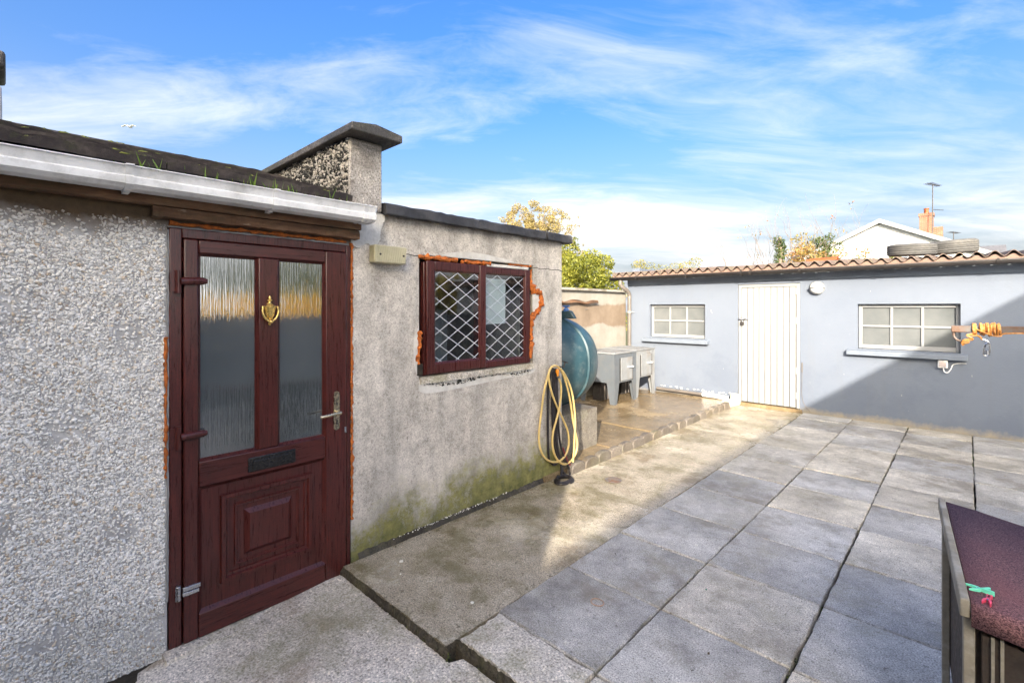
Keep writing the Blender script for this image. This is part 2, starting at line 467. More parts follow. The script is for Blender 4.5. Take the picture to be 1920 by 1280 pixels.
def m_dashbase():
    m, g = material('dash_mortar'); c = g.coords(); s = g.sep(c)
    n = g.noise(9, 7, 0.7, c)
    col = g.ramp(n, [(0.3, (0.33, 0.32, 0.31)), (0.7, (0.58, 0.57, 0.56))])
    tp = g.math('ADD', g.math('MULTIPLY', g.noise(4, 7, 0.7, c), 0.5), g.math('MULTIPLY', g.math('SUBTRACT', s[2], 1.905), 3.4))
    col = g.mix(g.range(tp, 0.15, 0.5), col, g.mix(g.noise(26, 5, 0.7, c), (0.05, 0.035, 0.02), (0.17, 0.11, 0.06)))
    g.set(col, 0.9, g.bump(g.noise(60, 5, 0.7, c), 0.6, 0.006)); return m
def m_chips():
    m, g = material('dash_chips'); c = g.coords(); s = g.sep(c)
    a = g.new('ShaderNodeAttribute', attribute_name='tint').outputs['Fac']
    col = g.ramp(a, [(0, (0.52, 0.49, 0.455)), (0.10, (0.76, 0.735, 0.70)), (0.5, (0.87, 0.85, 0.82)), (0.88, (0.90, 0.87, 0.83)), (0.95, (0.74, 0.62, 0.48)), (1, (0.42, 0.33, 0.24))])
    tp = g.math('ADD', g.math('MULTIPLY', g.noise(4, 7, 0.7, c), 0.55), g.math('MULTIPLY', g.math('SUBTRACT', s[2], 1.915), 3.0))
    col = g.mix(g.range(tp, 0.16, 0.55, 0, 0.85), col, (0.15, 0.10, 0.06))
    lo = g.math('ADD', g.math('MULTIPLY', g.noise(3.0, 6, 0.7, c), 0.9), g.math('MULTIPLY', g.math('SUBTRACT', 0.35, s[2]), 0.55))
    col = g.mix(g.range(lo, 0.50, 0.80, 0, 0.45), col, (0.20, 0.22, 0.20))
    g.set(col, 0.62); return m
def m_darkchips():
    m, g = material('sooty_chips'); c = g.coords()
    a = g.new('ShaderNodeAttribute', attribute_name='tint').outputs['Fac']
    n = g.noise(3.4, 6, 0.7, c)
    f = g.math('ADD', g.math('MULTIPLY', a, 0.55), g.math('MULTIPLY', n, 0.8))
    col = g.ramp(f, [(0.50, (0.018, 0.018, 0.016)), (0.70, (0.07, 0.065, 0.055)), (0.80, (0.46, 0.42, 0.36)), (1, (0.66, 0.61, 0.55))])
    g.set(col, 0.85); return m

def m_mahogany(name, sc):
    m, g = material(name); c = g.coords()
    gr = g.noise(10, 8, 0.7, g.mapping(c, sc), 0.5)
    fl = g.noise(60, 6, 0.8, g.mapping(c, tuple(max(1.3, v * .6) for v in sc)))
    tone = g.noise(2.0, 3, 0.5, c)
    col = g.ramp(g.math('ADD', g.math('MULTIPLY', gr, 0.5), g.math('MULTIPLY', fl, 0.5)), [(0.34, (0.020, 0.006, 0.005)), (0.50, (0.060, 0.013, 0.011)), (0.66, (0.145, 0.028, 0.022))])
    col = g.mix(0.5, col, g.ramp(tone, [(0.3, 0.7), (0.7, 1.25)]), 'MULTIPLY')
    g.set(col, g.range(gr, 0.3, 0.7, 0.24, 0.36), g.bump(fl, 0.08, 0.0015)); return m

def m_blue_wall():
    m, g = material('pale_blue_masonry_paint'); c = g.coords(); s = g.sep(c)
    n = g.noise(0.8, 6, 0.62, c); f = g.noise(55, 4, 0.7, c)
    col = g.ramp(n, [(0.3, (0.112, 0.134, 0.176)), (0.7, (0.138, 0.160, 0.200))])
    dn = g.math('SUBTRACT', g.noise(1.5, 7, 0.68, g.vmath('ADD', c, (5, 2, 8))), g.math('MULTIPLY', s[2], 0.22))
    col = g.mix(g.range(dn, 0.36, 0.46, 0, 0.32), col, (0.085, 0.105, 0.148))
    ft = g.math('SUBTRACT', g.noise(7, 7, 0.7, c), g.math('MULTIPLY', s[2], 4.2))
    col = g.mix(g.range(ft, 0.12, 0.5, 0, 0.55), col, (0.42, 0.34, 0.20))
    dr_ = g.noise(7, 7, 0.7, g.mapping(c, (1, 1, 0.07)))
    col = g.mix(g.range(dr_, 0.54, 0.72, 0, 0.30), col, (0.125, 0.135, 0.15))
    sc_ = g.noise(13, 9, 0.8, g.vmath('ADD', c, (3, 3, 9)))
    col = g.mix(g.range(sc_, 0.64, 0.70, 0, 0.5), col, (0.27, 0.285, 0.31))
    g.set(col, 0.75, g.bump(g.math('ADD', f, g.math('MULTIPLY', g.noise(9, 5, 0.6, c), 1.2)), 0.35, 0.005)); return m

def m_yard_wall():
    m, g = material('patched_yard_wall'); c = g.coords(); s = g.sep(c)
    n = g.noise(3, 8, 0.68, c); n2 = g.noise(1.1, 4, 0.6, g.vmath('ADD', c, (2, 5, 7)))
    white = g.ramp(n, [(0.3, (0.215, 0.195, 0.165)), (0.7, (0.31, 0.295, 0.26))])
    bare = g.ramp(n, [(0.3, (0.13, 0.088, 0.055)), (0.7, (0.215, 0.155, 0.105))])
    k = g.math('ADD', s[2], g.math('MULTIPLY', n2, 0.35))
    band = g.math('MULTIPLY', g.range(k, 1.36, 1.40), g.range(k, 1.80, 1.76))
    lap = g.range(g.math('ADD', s[1], g.math('MULTIPLY', g.noise(1.5, 3, 0.5, c), 0.35)), 7.42, 7.44)
    col = g.mix(g.math('MULTIPLY', band, 0.85), white, bare)
    col = g.mix(lap, col, (0.14, 0.165, 0.21))
    g.set(col, 0.88, g.bump(n, 0.5, 0.012)); return m

def m_corrugated():
    m, g = material('fibre_cement_sheet'); c = g.coords()
    n = g.noise(2.6, 8, 0.7, c); n2 = g.noise(30, 5, 0.7, c)
    col = g.ramp(n, [(0.3, (0.10, 0.068, 0.058)), (0.55, (0.16, 0.112, 0.094)), (0.75, (0.22, 0.165, 0.14))])
    col = g.mix(g.range(g.noise(5, 8, 0.75, g.vmath('ADD', c, (8, 3, 1))), 0.48, 0.66, 0, 0.75), col, (0.15, 0.14, 0.07))
    g.set(col, 0.88, g.bump(n2, 0.4, 0.004)); return m

def m_tile():
    m, g = material('mossy_roof_tile'); c = g.vmath('ADD', g.coords(), g.comb(g.math('MULTIPLY', g.rnd(), 41.0), g.math('MULTIPLY', g.rnd(), 23.0), 0.0))
    n = g.noise(6, 8, 0.7, c)
    col = g.ramp(n, [(0.3, (0.020, 0.017, 0.019)), (0.52, (0.06, 0.048, 0.046)), (0.7, (0.14, 0.115, 0.10))])
    col = g.mix(g.range(g.noise(9, 8, 0.75, g.vmath('ADD', c, (3, 3, 3))), 0.52, 0.7, 0, 0.7), col, (0.075, 0.085, 0.03))
    g.set(col, 0.88, g.bump(g.noise(70, 5, 0.7, c), 0.6, 0.005)); return m

def m_glass(name, tint=(0.85, 0.9, 0.92), refl=1.0):
    """thin clear pane: mirror part by Fresnel, the rest seen through"""
    m, g = material(name); g.n.remove(g.b)
    f = g.new('ShaderNodeFresnel'); f.inputs[0].default_value = 1.5
    t = g.new('ShaderNodeBsdfTransparent'); t.inputs[0].default_value = (*tint, 1)
    gl = g.new('ShaderNodeBsdfGlossy'); gl.inputs[1].default_value = 0.02
    front = g.math('SUBTRACT', 1.0, g.new('ShaderNodeNewGeometry').outputs['Backfacing'])
    mx = g.new('ShaderNodeMixShader'); g.l.new(g.math('MULTIPLY', front, g.math('MULTIPLY_ADD', f.outputs[0], 2.2 * refl, 0.06 * refl, clamp=True)), mx.inputs[0]); g.l.new(t.outputs[0], mx.inputs[1]); g.l.new(gl.outputs[0], mx.inputs[2])
    g.l.new(mx.outputs[0], g.o.inputs[0]); return m

def m_obscure():
    """door glazing with an upright drawn-out grain: dims what lies behind and smears reflections sideways"""
    m, g = material('grained_door_glass'); c = g.coords()
    gr = g.noise(60, 2, 0.5, g.mapping(c, (1, 2.6, 0.09))); gr2 = g.noise(150, 2, 0.5, g.mapping(c, (1, 2.0, 0.12)))
    nm = g.bump(g.math('ADD', gr, g.math('MULTIPLY', gr2, 0.3)), 0.27, 0.004)
    n = g.noise(3.2, 5, 0.6, c)
    b = g.b; g.set(g.ramp(n, [(0.3, (0.035, 0.046, 0.050)), (0.7, (0.085, 0.098, 0.100))]), 0.06, nm); b.inputs['IOR'].default_value = 2.1
    b.inputs['Specular IOR Level'].default_value = 1.0
    return m

def m_frosted():
    m, g = material('frosted_pane'); c = g.coords()
    n = g.noise(2.0, 5, 0.6, c)
    g.set(g.ramp(n, [(0.3, (0.085, 0.094, 0.098)), (0.7, (0.15, 0.157, 0.158))]), 0.13, g.bump(g.noise(90, 3, 0.6, c), 0.05, 0.001)); return m

def m_leaf(name, c1, c2, c3, trans=0.35):
    m, g = material(name)
    a = g.new('ShaderNodeAttribute', attribute_name='tint').outputs['Fac']
    col = g.ramp(a, [(0, c1), (0.5, c2), (1, c3)])
    g.set(col, 0.55)
    tr = g.new('ShaderNodeBsdfTranslucent'); g.l.new(g.mix(1.0, col, (1.3, 1.25, 0.7), 'MULTIPLY'), tr.inputs[0])
    mx = g.new('ShaderNodeMixShader'); mx.inputs[0].default_value = trans
    g.l.new(g.b.outputs[0], mx.inputs[1]); g.l.new(tr.outputs[0], mx.inputs[2]); g.l.new(mx.outputs[0], g.o.inputs[0]); return m

def m_brick(name, b1=(0.15, 0.036, 0.016), b2=(0.22, 0.062, 0.026), mortar=(0.20, 0.155, 0.12), scale=1.0):
    m, g = material(name); c = g.coords(); s = g.sep(c)
    bt = g.new('ShaderNodeTexBrick'); g.put(bt.inputs['Vector'], g.comb(g.math('ADD', s[0], s[1]), s[2], 0.0))
    bt.inputs['Color1'].default_value = (*b1, 1); bt.inputs['Color2'].default_value = (*b2, 1); bt.inputs['Mortar'].default_value = (*mortar, 1)
    bt.inputs['Scale'].default_value = scale; bt.inputs['Brick Width'].default_value = 0.225; bt.inputs['Row Height'].default_value = 0.075; bt.inputs['Mortar Size'].default_value = 0.008
    col = g.mix(g.range(g.noise(3, 6, 0.7, c), 0.4, 0.7, 0, 0.4), bt.outputs[0], (0.25, 0.16, 0.10))
    g.set(col, 0.9, g.bump(bt.outputs[1], -0.4, 0.006)); return m

def m_tank():
    m, g = material('green_tank_plastic'); c = g.coords()
    n = g.noise(3, 6, 0.65, c); f = g.noise(120, 4, 0.7, c)
    col = g.ramp(n, [(0.3, (0.015, 0.044, 0.058)), (0.7, (0.030, 0.072, 0.088))])
    col = g.mix(g.range(g.noise(8, 8, 0.75, g.vmath('ADD', c, (4, 1, 2))), 0.5, 0.75, 0, 0.65), col, (0.14, 0.165, 0.16))
    g.set(col, 0.40, g.bump(f, 0.12, 0.002)); return m

def m_felt():
    m, g = material('mineral_roofing_felt'); c = g.coords()
    sp = g.noise(260, 2, 0.8, c); n = g.noise(3, 6, 0.6, c)
    col = g.ramp(sp, [(0.34, (0.045, 0.022, 0.026)), (0.50, (0.16, 0.080, 0.085)), (0.66, (0.32, 0.165, 0.160))])
    col = g.mix(g.range(n, 0.45, 0.7, 0, 0.45), col, (0.22, 0.085, 0.085))
    g.set(col, 0.95, g.bump(g.math('ADD', sp, g.math('MULTIPLY', g.noise(7, 5, 0.7, c), 2.0)), 0.7, 0.004), None, 0.2); return m

def m_rust(name, steel=(0.30, 0.29, 0.28), amt=0.75):
    m, g = material(name); c = g.coords(); n = g.noise(14, 8, 0.72, c); n2 = g.noise(60, 5, 0.7, c)
    f = g.range(n, 0.42, 0.62, 0, amt)
    col = g.mix(f, steel, g.mix(n2, (0.09, 0.032, 0.012), (0.22, 0.10, 0.04)))
    g.set(col, g.range(f, 0, 1, 0.45, 0.9), g.bump(n2, 0.3, 0.002)); return m

def m_peel():
    """old timber band under the gutter: brown paint lifting, damp and moss in the grain"""
    m, g = material('peeling_brown_timber'); c = g.coords()
    n = g.noise(5, 8, 0.72, g.mapping(c, (1, 0.35, 2.2))); n2 = g.noise(22, 8, 0.75, g.mapping(c, (1, 0.25, 1.5)))
    col = g.ramp(n, [(0.3, (0.030, 0.019, 0.012)), (0.5, (0.13, 0.065, 0.033)), (0.68, (0.27, 0.16, 0.09))])
    col = g.mix(g.range(g.noise(7, 8, 0.75, g.mapping(c, (1, 0.5, 1.5), (6, 2, 3))), 0.5, 0.66, 0, 0.7), col, (0.055, 0.055, 0.025))
    col = g.mix(g.range(n2, 0.62, 0.70, 0, 0.85), col, (0.46, 0.38, 0.29))
    g.set(col, 0.85, g.bump(n2, 0.6, 0.006)); return m

CONC_PATH = m_concrete('path_concrete', (0.43, 0.38, 0.285), (0.72, 0.655, 0.535), moss=0.68, moss_from=0.46, wet_from=0.45, moss_col=(0.20, 0.175, 0.07), wet=0.95, grain=130, bumpy=0.75, damp=(0.26, 0.185, 0.09), rough_hi=0.62, rough_lo=0.10, damp_amt=0.6)
CONC_LAND = m_concrete('landing_concrete', (0.43, 0.39, 0.33), (0.78, 0.725, 0.645), moss=0.55, moss_from=0.47, moss_col=(0.24, 0.225, 0.11), wet=0.3, grain=95, bumpy=0.8, damp=(0.27, 0.20, 0.125))
CONC_PAD = m_concrete('pad_concrete', (0.23, 0.165, 0.09), (0.43, 0.335, 0.21), moss=0.2, wet=1.0, wet_from=0.42, grain=140, bumpy=0.35, damp=(0.20, 0.135, 0.055), rough_hi=0.6, rough_lo=0.07)
CONC_SLAB = m_concrete('paving_concrete', (0.255, 0.245, 0.23), (0.66, 0.635, 0.59), wet=0.6, grain=150, per_object=True, bumpy=0.5, damp=(0.22, 0.19, 0.145), moss=0.4, moss_from=0.5, moss_col=(0.24, 0.22, 0.13), wet_scale=1.7, rough_hi=0.68, rough_lo=0.16, damp_amt=0.7)
CONC_RISER = m_concrete('black_damp_riser', (0.020, 0.017, 0.012), (0.09, 0.075, 0.05), moss=0.5, moss_col=(0.06, 0.07, 0.015), wet=0.3, grain=90, damp=(0.02, 0.016, 0.01))
CONC_GREY = m_concrete('grey_block_concrete', (0.24, 0.22, 0.19), (0.42, 0.39, 0.34), moss=0.25, wet=0.2, grain=120)
CONC_EDGE = m_concrete('edging_concrete', (0.10, 0.085, 0.072), (0.215, 0.188, 0.158), moss=0.35, wet=0.3, grain=120, per_object=True)
CONC_DARK = m_concrete('sooty_coping_concrete', (0.045, 0.042, 0.04), (0.15, 0.135, 0.125), moss=0.3, wet=0.1, grain=110, damp=(0.03, 0.03, 0.028))
CONC_PIER = m_concrete('pier_render', (0.30, 0.27, 0.24), (0.52, 0.48, 0.43), moss=0.1, wet=0.0, grain=90, damp=(0.14, 0.12, 0.10))
RENDER = m_render(); DASH = m_dashbase(); CHIPS = m_chips(); SOOTY = m_darkchips(); MAHOG = m_mahogany('mahogany_foil', (9, 9, 0.55)); MAHOG_H = m_mahogany('mahogany_foil_across', (9, 0.55, 9))
BLUE = m_blue_wall(); YARDW = m_yard_wall(); SHEET = m_corrugated(); TILE = m_tile()
CLEAR = m_glass('window_glass'); OBSC = m_obscure(); FROST = m_frosted()
TANK = m_tank(); FELT = m_felt(); RUST = m_rust('rusted_steel', (0.13, 0.125, 0.12)); PEEL = m_peel()
WPLAST = simple('white_gutter_plastic', (0.86, 0.86, 0.86), 0.42, 0.08, 6, dirt=(0.25, 0.25, 0.22), dirt_amt=0.55, dscale=7)
WPAINT = simple('white_gloss_paint', (0.235, 0.24, 0.245), 0.45, 0.05, 5, dirt=(0.23, 0.225, 0.205), dirt_amt=0.5, bump=0.1)
SILL = simple('blue_grey_sill_paint', (0.145, 0.170, 0.21), 0.6, 0.08, 5, bump=0.15)
BROWNPL = simple('brown_gutter_plastic', (0.022, 0.019, 0.019), 0.6, 0.2, 6, dirt=(0.06, 0.05, 0.043), dirt_amt=0.6)
PIPE = simple('grey_brown_pipe_plastic', (0.125, 0.110, 0.098), 0.45, 0.12, 6, dirt=(0.08, 0.065, 0.055))
FILLER = simple('pinkish_tan_cement', (0.20, 0.130, 0.100), 0.85, 0.14, 5, bump=0.3, bscale=50, dirt=(0.12, 0.075, 0.058))
FOAM = simple('orange_expanding_foam', (0.44, 0.115, 0.016), 0.8, 0.5, 45, bump=1.0, bscale=150, dirt=(0.20, 0.06, 0.02), dirt_amt=0.6, dscale=14)
BITUMEN = simple('black_roof_felt', (0.030, 0.031, 0.036), 0.72, 0.3, 8, bump=0.4, bscale=90, dirt=(0.095, 0.09, 0.09), dirt_amt=0.6, dscale=4)
LEAD = simple('white_lead_strip', (0.50, 0.53, 0.57), 0.4, 0.06, 20)
BRASS = simple('polished_brass', (0.80, 0.56, 0.18), 0.30, 0.1, 20, metal=0.72)
NICKEL = simple('worn_gilt_handle', (0.62, 0.53, 0.36), 0.28, 0.15, 30, metal=1.0)
BLACKM = simple('black_letterplate', (0.012, 0.012, 0.013), 0.25, 0.2, 20)
CREAM = simple('dirty_cream_plastic', (0.50, 0.46, 0.31), 0.5, 0.12, 9, dirt=(0.26, 0.25, 0.13), dirt_amt=0.6, bump=0.2, bscale=60)
HOSE = simple('pale_yellow_hose', (0.60, 0.44, 0.17), 0.42, 0.15, 8, dirt=(0.36, 0.26, 0.12))
ORANGE = simple('orange_hose_fitting', (0.75, 0.27, 0.02), 0.4, 0.1, 20)
BLACKR = simple('black_rubber_hose', (0.017, 0.015, 0.018), 0.5, 0.25, 20)
DARKMET = simple('dark_iron', (0.055, 0.05, 0.048), 0.55, 0.3, 20, metal=0.5)
BOILER = simple('grey_boiler_enamel', (0.095, 0.108, 0.122), 0.42, 0.08, 4, dirt=(0.15, 0.13, 0.11), dirt_amt=0.35, dscale=6)
BOILTOP = simple('weathered_boiler_lid', (0.205, 0.215, 0.222), 0.5, 0.12, 5, dirt=(0.20, 0.135, 0.085), dirt_amt=0.5, dscale=4)
RUBBER = simple('weathered_tyre_rubber', (0.075, 0.073, 0.070), 0.8, 0.2, 14, bump=0.3, dirt=(0.16, 0.15, 0.13), dirt_amt=0.5)
TERRA = simple('terracotta', (0.25, 0.062, 0.016), 0.8, 0.2, 12, bump=0.3)
PEBW = simple('white_house_render', (0.33, 0.33, 0.325), 0.85, 0.05, 3, bump=0.3, dirt=(0.55, 0.53, 0.48), dirt_amt=0.35)
GREYWALL = simple('grey_house_render', (0.45, 0.43, 0.40), 0.85, 0.08, 2, bump=0.3)
SLATE = simple('slate_roof', (0.085, 0.085, 0.095), 0.7, 0.25, 8, bump=0.3)
FENCE = simple('grey_fence_boards', (0.26, 0.25, 0.24), 0.8, 0.25, 9, bump=0.3)
DARKGLASS = simple('far_window_glass', (0.03, 0.035, 0.04), 0.08, 0.1, 3)
BARK = simple('grey_bark', (0.16, 0.125, 0.095), 0.9, 0.3, 20, bump=0.5)
PLASTER = simple('broken_white_plaster', (0.58, 0.56, 0.52), 0.9, 0.15, 18, bump=0.6, bscale=60, dirt=(0.32, 0.28, 0.22))
SOIL = simple('dark_joint_soil', (0.030, 0.024, 0.016), 0.95, 0.4, 25, bump=0.6)
TURF = simple('rough_grass_ground', (0.075, 0.085, 0.03), 0.95, 0.35, 3, bump=0.5)
MOSS = m_leaf('moss', (0.014, 0.016, 0.005), (0.035, 0.042, 0.009), (0.10, 0.115, 0.02), 0.1)
BLADE = m_leaf('grass_blade', (0.08, 0.16, 0.02), (0.16, 0.28, 0.04), (0.26, 0.36, 0.06), 0.3)
MINT = simple('mint_green_plastic', (0.16, 0.68, 0.46), 0.4, 0.08, 20)
PINK = simple('coral_pink_plastic', (0.72, 0.07, 0.13), 0.4, 0.08, 20)
OCORD = simple('orange_cord', (0.52, 0.215, 0.045), 0.75, 0.3, 60, bump=0.6, bscale=250, dirt=(0.72, 0.55, 0.35), dirt_amt=0.6, dscale=30)
STEEL = simple('bright_steel', (0.55, 0.56, 0.58), 0.3, 0.1, 20, metal=1.0)
TRIM = simple('aged_pale_timber', (0.22, 0.195, 0.15), 0.75, 0.25, 14, bump=0.4, dirt=(0.40, 0.385, 0.35), dirt_amt=0.7, dscale=9)
BLACKW = simple('black_brown_stained_timber', (0.030, 0.021, 0.016), 0.7, 0.4, 18, bump=0.4, dirt=(0.09, 0.05, 0.03), dirt_amt=0.5)
PAPERM = simple('white_card', (0.66, 0.66, 0.63), 0.8, 0.05, 5)
INNER = simple('dim_inner_plaster', (0.6, 0.58, 0.55), 0.9, 0.1, 3)
SCRAP = simple('white_scrap', (0.75, 0.73, 0.66), 0.6, 0.1, 30)
RING = simple('faded_orange_rubber', (0.42, 0.28, 0.20), 0.6, 0.1, 30)
BLUEPL = simple('blue_valve_plastic', (0.06, 0.15, 0.38), 0.4, 0.1, 30)
LEAFG = m_leaf('laurel_leaf', (0.05, 0.07, 0.012), (0.18, 0.19, 0.022), (0.33, 0.31, 0.04), 0.4)
LEAFY = m_leaf('golden_leaf', (0.16, 0.125, 0.04), (0.30, 0.235, 0.085), (0.42, 0.35, 0.15), 0.4)
LEAFH = m_leaf('hedge_leaf', (0.10, 0.11, 0.025), (0.30, 0.26, 0.05), (0.46, 0.34, 0.07), 0.45)
LEAFO = m_leaf('autumn_leaf', (0.12, 0.125, 0.03), (0.28, 0.21, 0.06), (0.32, 0.105, 0.045))
IVY = m_leaf('ivy_leaf', (0.02, 0.04, 0.010), (0.06, 0.09, 0.02), (0.15, 0.16, 0.035))
FEATH = simple('white_feathers', (0.75, 0.75, 0.75), 0.8, 0.05, 20)
# ================================================================== GROUND
WX = -2.76
mb = MB().box(-150, -150, -0.6, 150, 150, -0.25)
tag(mb.build('ground', TURF), kind='structure')
mb = MB().box(-5.0, -1.6, -0.26, 3.4, 8.2, -0.10)
tag(mb.build('soil_bed', SOIL), kind='structure')

mb = MB(); grid_slab(mb, -2.73, -1.745, 1.39, 8.06, 0.0, 0.18, 22, 140, 0.004, 3, 0.004)
tag(mb.build('concrete_path', CONC_PATH, smooth=True), kind='structure')
mb = MB(); grid_slab(mb, -2.755, -1.0, -1.6, 1.335, -0.046, 0.12, 60, 60, 0.004, 5, 0.003)
mb.v = [(x, y + (0.102 * max(0, min(1, (y - 1.0) / .33)) if x > -1.69 else 0.040 * max(0, min(1, (y - 1.0) / .33))), z - max(0.0, 1.32 - y) * 0.058) for x, y, z in mb.v]
tag(mb.build('landing', CONC_LAND, smooth=True), kind='structure')
mb = MB(); grid_slab(mb, -1.715, -1.148, 1.455, 1.712, 0.012, 0.10, 20, 10, 0.003, 6, 0.006)
tag(mb.build('concrete_infill', CONC_LAND, smooth=True), kind='structure')

# the paving: square concrete slabs, one object each
bed = thing('paving', None, None, (-1.74, 1.72, 0)); tag(bed, kind='structure')
slab_meshes = []
for k in range(5):
    s = MB(); hh = 0.2935; rr = random.Random(k)
    n = 10; base = []
    prof = [(0.0, -0.045), (0.0, -0.006), (0.006, 0.0)]
    rings = []
    for ins, z in prof:
        ring = []
        for e in range(4):
            for i in range(n):
                t = -1 + 2 * i / n; a = hh - ins
                x, y = [(t * a, -a), (a, t * a), (-t * a, a), (-a, -t * a)][e]
                j = rr.uniform(-0.0038, 0.0038) if ins < 0.01 and i else 0
                chip = 0.014 if (rr.random() < 0.06 and ins == 0.006) else 0
                ring.append((x + j - math.copysign(chip, x), y + j - math.copysign(chip, y), z + rr.uniform(-0.0012, 0.0012)))
        rings.append(ring)
    m4 = 4 * n; vs = [p for r_ in rings for p in r_]; fs = []
    for i in range(len(rings) - 1):
        for q in range(m4): a = i * m4 + q; b = i * m4 + (q + 1) % m4; fs.append((a, b, b + m4, a + m4))
    fs.append(tuple(range(2 * m4, 3 * m4))); s.add(vs, fs)
    me = bpy.data.meshes.new('paving_slab'); me.from_pydata(s.v, [], s.f); me.update(); me.materials.append(CONC_SLAB); slab_meshes.append(me)
rr = random.Random(11); PITCH = 0.5975
for i in range(0, 8):
    for j in range(-4, 11):
        if i == 0 and j < 0: continue
        if i == 1 and j < -2: continue
        x = -1.742 + PITCH * (i + 0.5); y = 1.72 + PITCH * (j + 0.5)
        if y < -1.3: continue
        o = share(random.Random(i * 50 + j).choice(slab_meshes), 'paving_slab', (x + rr.uniform(-.003, .003), y + rr.uniform(-.003, .003), 0.004 + rr.uniform(-.004, .004)), bed, (rr.uniform(-.005, .005), rr.uniform(-.005, .005), rr.uniform(-.004, .004)))
        if j == 10: o.scale = (1, 0.62, 1); o.location.y -= 0.112
# moss and weeds rooted in the joints
def scatter_tufts(name, parent, spots, mat, size, seed=2, upright=False, per=5, kind='stuff', label=None, cat=None):
    r = np.random.default_rng(seed); V = []; T = []
    for p in spots:
        for _ in range(per):
            s = size * r.uniform(0.4, 1.2); c = np.array(p) + np.array([r.normal(0, size), r.normal(0, size), r.uniform(0, size * 0.25)])
            a = r.uniform(0, 2 * pi)
            if upright:
                d = np.array([cos(a), sin(a), 0]) * s * 0.10; lean = np.array([r.normal(0, .35), r.normal(0, .35), 1.0]) * s * 1.5
                q = [c - d, c + d, c + d * .5 + lean * .6, c + lean]
            else:
                u = np.array([cos(a), sin(a), r.normal(0, .5)]) * s * .5; w = np.array([-sin(a), cos(a), r.normal(0, .5)]) * s * .4
                q = [c - u - w, c + u - w, c + u + w + [0, 0, s * .35], c - u + w + [0, 0, s * .2]]
            V += q; T.append(r.random())
    n = len(T); F = np.arange(n * 4).reshape(-1, 4)
    o = mesh_np(name, np.array(V), F, mat, parent, np.array(T)); tag(o, label, cat, None, kind); return o
sp = []
for i in range(1, 8):
    x = -1.742 + PITCH * i
    for _ in range(150 if i in (1, 2, 3, 4) else 50):
        y = 1.0 + 7.1 * rr.random()
        if math.sin(y * 2.1 + i * 1.7) + math.sin(y * 5.3 + i) > 0.2: sp.append((x, y, -0.012))
for j in range(-3, 11):
    y = 1.72 + PITCH * j
    for _ in range(60):
        x = -1.74 + 3.0 * rr.random()
        if math.sin(x * 3.1 + j * 2.3) > 0.35: sp.append((x, y, -0.012))
scatter_tufts('joint_moss', bed, sp, MOSS, 0.008, 4)

sp2 = [(-1.742 + PITCH * i_ + rr.uniform(-.006, .006), y_ + rr.uniform(-.05, .05), -.01) for i_, y_ in ((2, 1.72), (2, 2.32), (2, 2.9), (2, 3.5), (3, 6.6), (3, 6.9), (3, 7.2), (3, 4.1), (1, 1.74), (1, 2.9), (2, 4.7), (3, 3.1)) for _ in range(3)]
scatter_tufts('joint_weeds', bed, sp2, BLADE, 0.010, 24, True, 4)
# gap full of dirt between the landing and the path, mossy along its lip
sp = [(-2.7 + 1.75 * rr.random(), 1.36 + rr.uniform(-.03, .03), -0.09) for _ in range(90)] + [(-2.7 + 1.0 * rr.random(), 1.385 + rr.uniform(-.006, .006), -0.02 - .04 * rr.random()) for _ in range(40)] + [(-1.7 + .55 * rr.random(), 1.45, -0.03 - .04 * rr.random()) for _ in range(16)]
scatter_tufts('step_moss', None, sp, MOSS, 0.009, 5)

m_ = MB(); q = random.Random(2); vs = []; n = 60
for i in range(n + 1):
    x = -2.73 + (2.73 - 1.72) * i / n; vs += [(x, 1.387 + q.uniform(-.004, .004), -.004 - q.uniform(0, .006)), (x, 1.375 + q.uniform(-.006, .006), -.03), (x, 1.380 + q.uniform(-.008, .008), -.12)]
m_.add(vs, [(i * 3 + k, i * 3 + 3 + k, i * 3 + 4 + k, i * 3 + 1 + k) for i in range(n) for k in (0, 1)])
tag(m_.build('step_riser', CONC_RISER), kind='structure')
m_ = MB(); vs = []; n = 34
for i in range(n + 1):
    x = -1.722 + (1.722 - 1.145) * i / n; vs += [(x, 1.452 + q.uniform(-.004, .004), .006 - q.uniform(0, .006)), (x, 1.442 + q.uniform(-.006, .006), -.03), (x, 1.445 + q.uniform(-.008, .008), -.12)]
vs = [(-1.748, 1.386, -.003), (-1.742, 1.386, -.03), (-1.742, 1.386, -.12), (-1.742, 1.452, -.002), (-1.738, 1.446, -.03), (-1.738, 1.446, -.12)] + vs; n += 2
m_.add(vs, [(i * 3 + k, i * 3 + 3 + k, i * 3 + 4 + k, i * 3 + 1 + k) for i in range(n) for k in (0, 1)])
tag(m_.build('infill_riser', CONC_RISER), kind='structure')

# raised pad behind the outhouse: three bays of concrete
pad = thing('raised_pad', None, None, (-3.7, 5, 0)); tag(pad, kind='structure')
for (x0, x1, y0, y1, z, sd) in ((-4.7, -2.735, 3.3, 4.495, 0.040, 1), (-4.7, -2.735, 4.507, 5.40, 0.043, 2), (-4.7, -2.735, 5.414, 8.07, 0.050, 3)):
    m_ = MB(); grid_slab(m_, x0, x1, y0, y1, z, 0.2, 36, max(12, int((y1 - y0) * 16)), 0.005, sd, 0.008); m_.build('concrete_bay', CONC_PAD, pad, smooth=True)

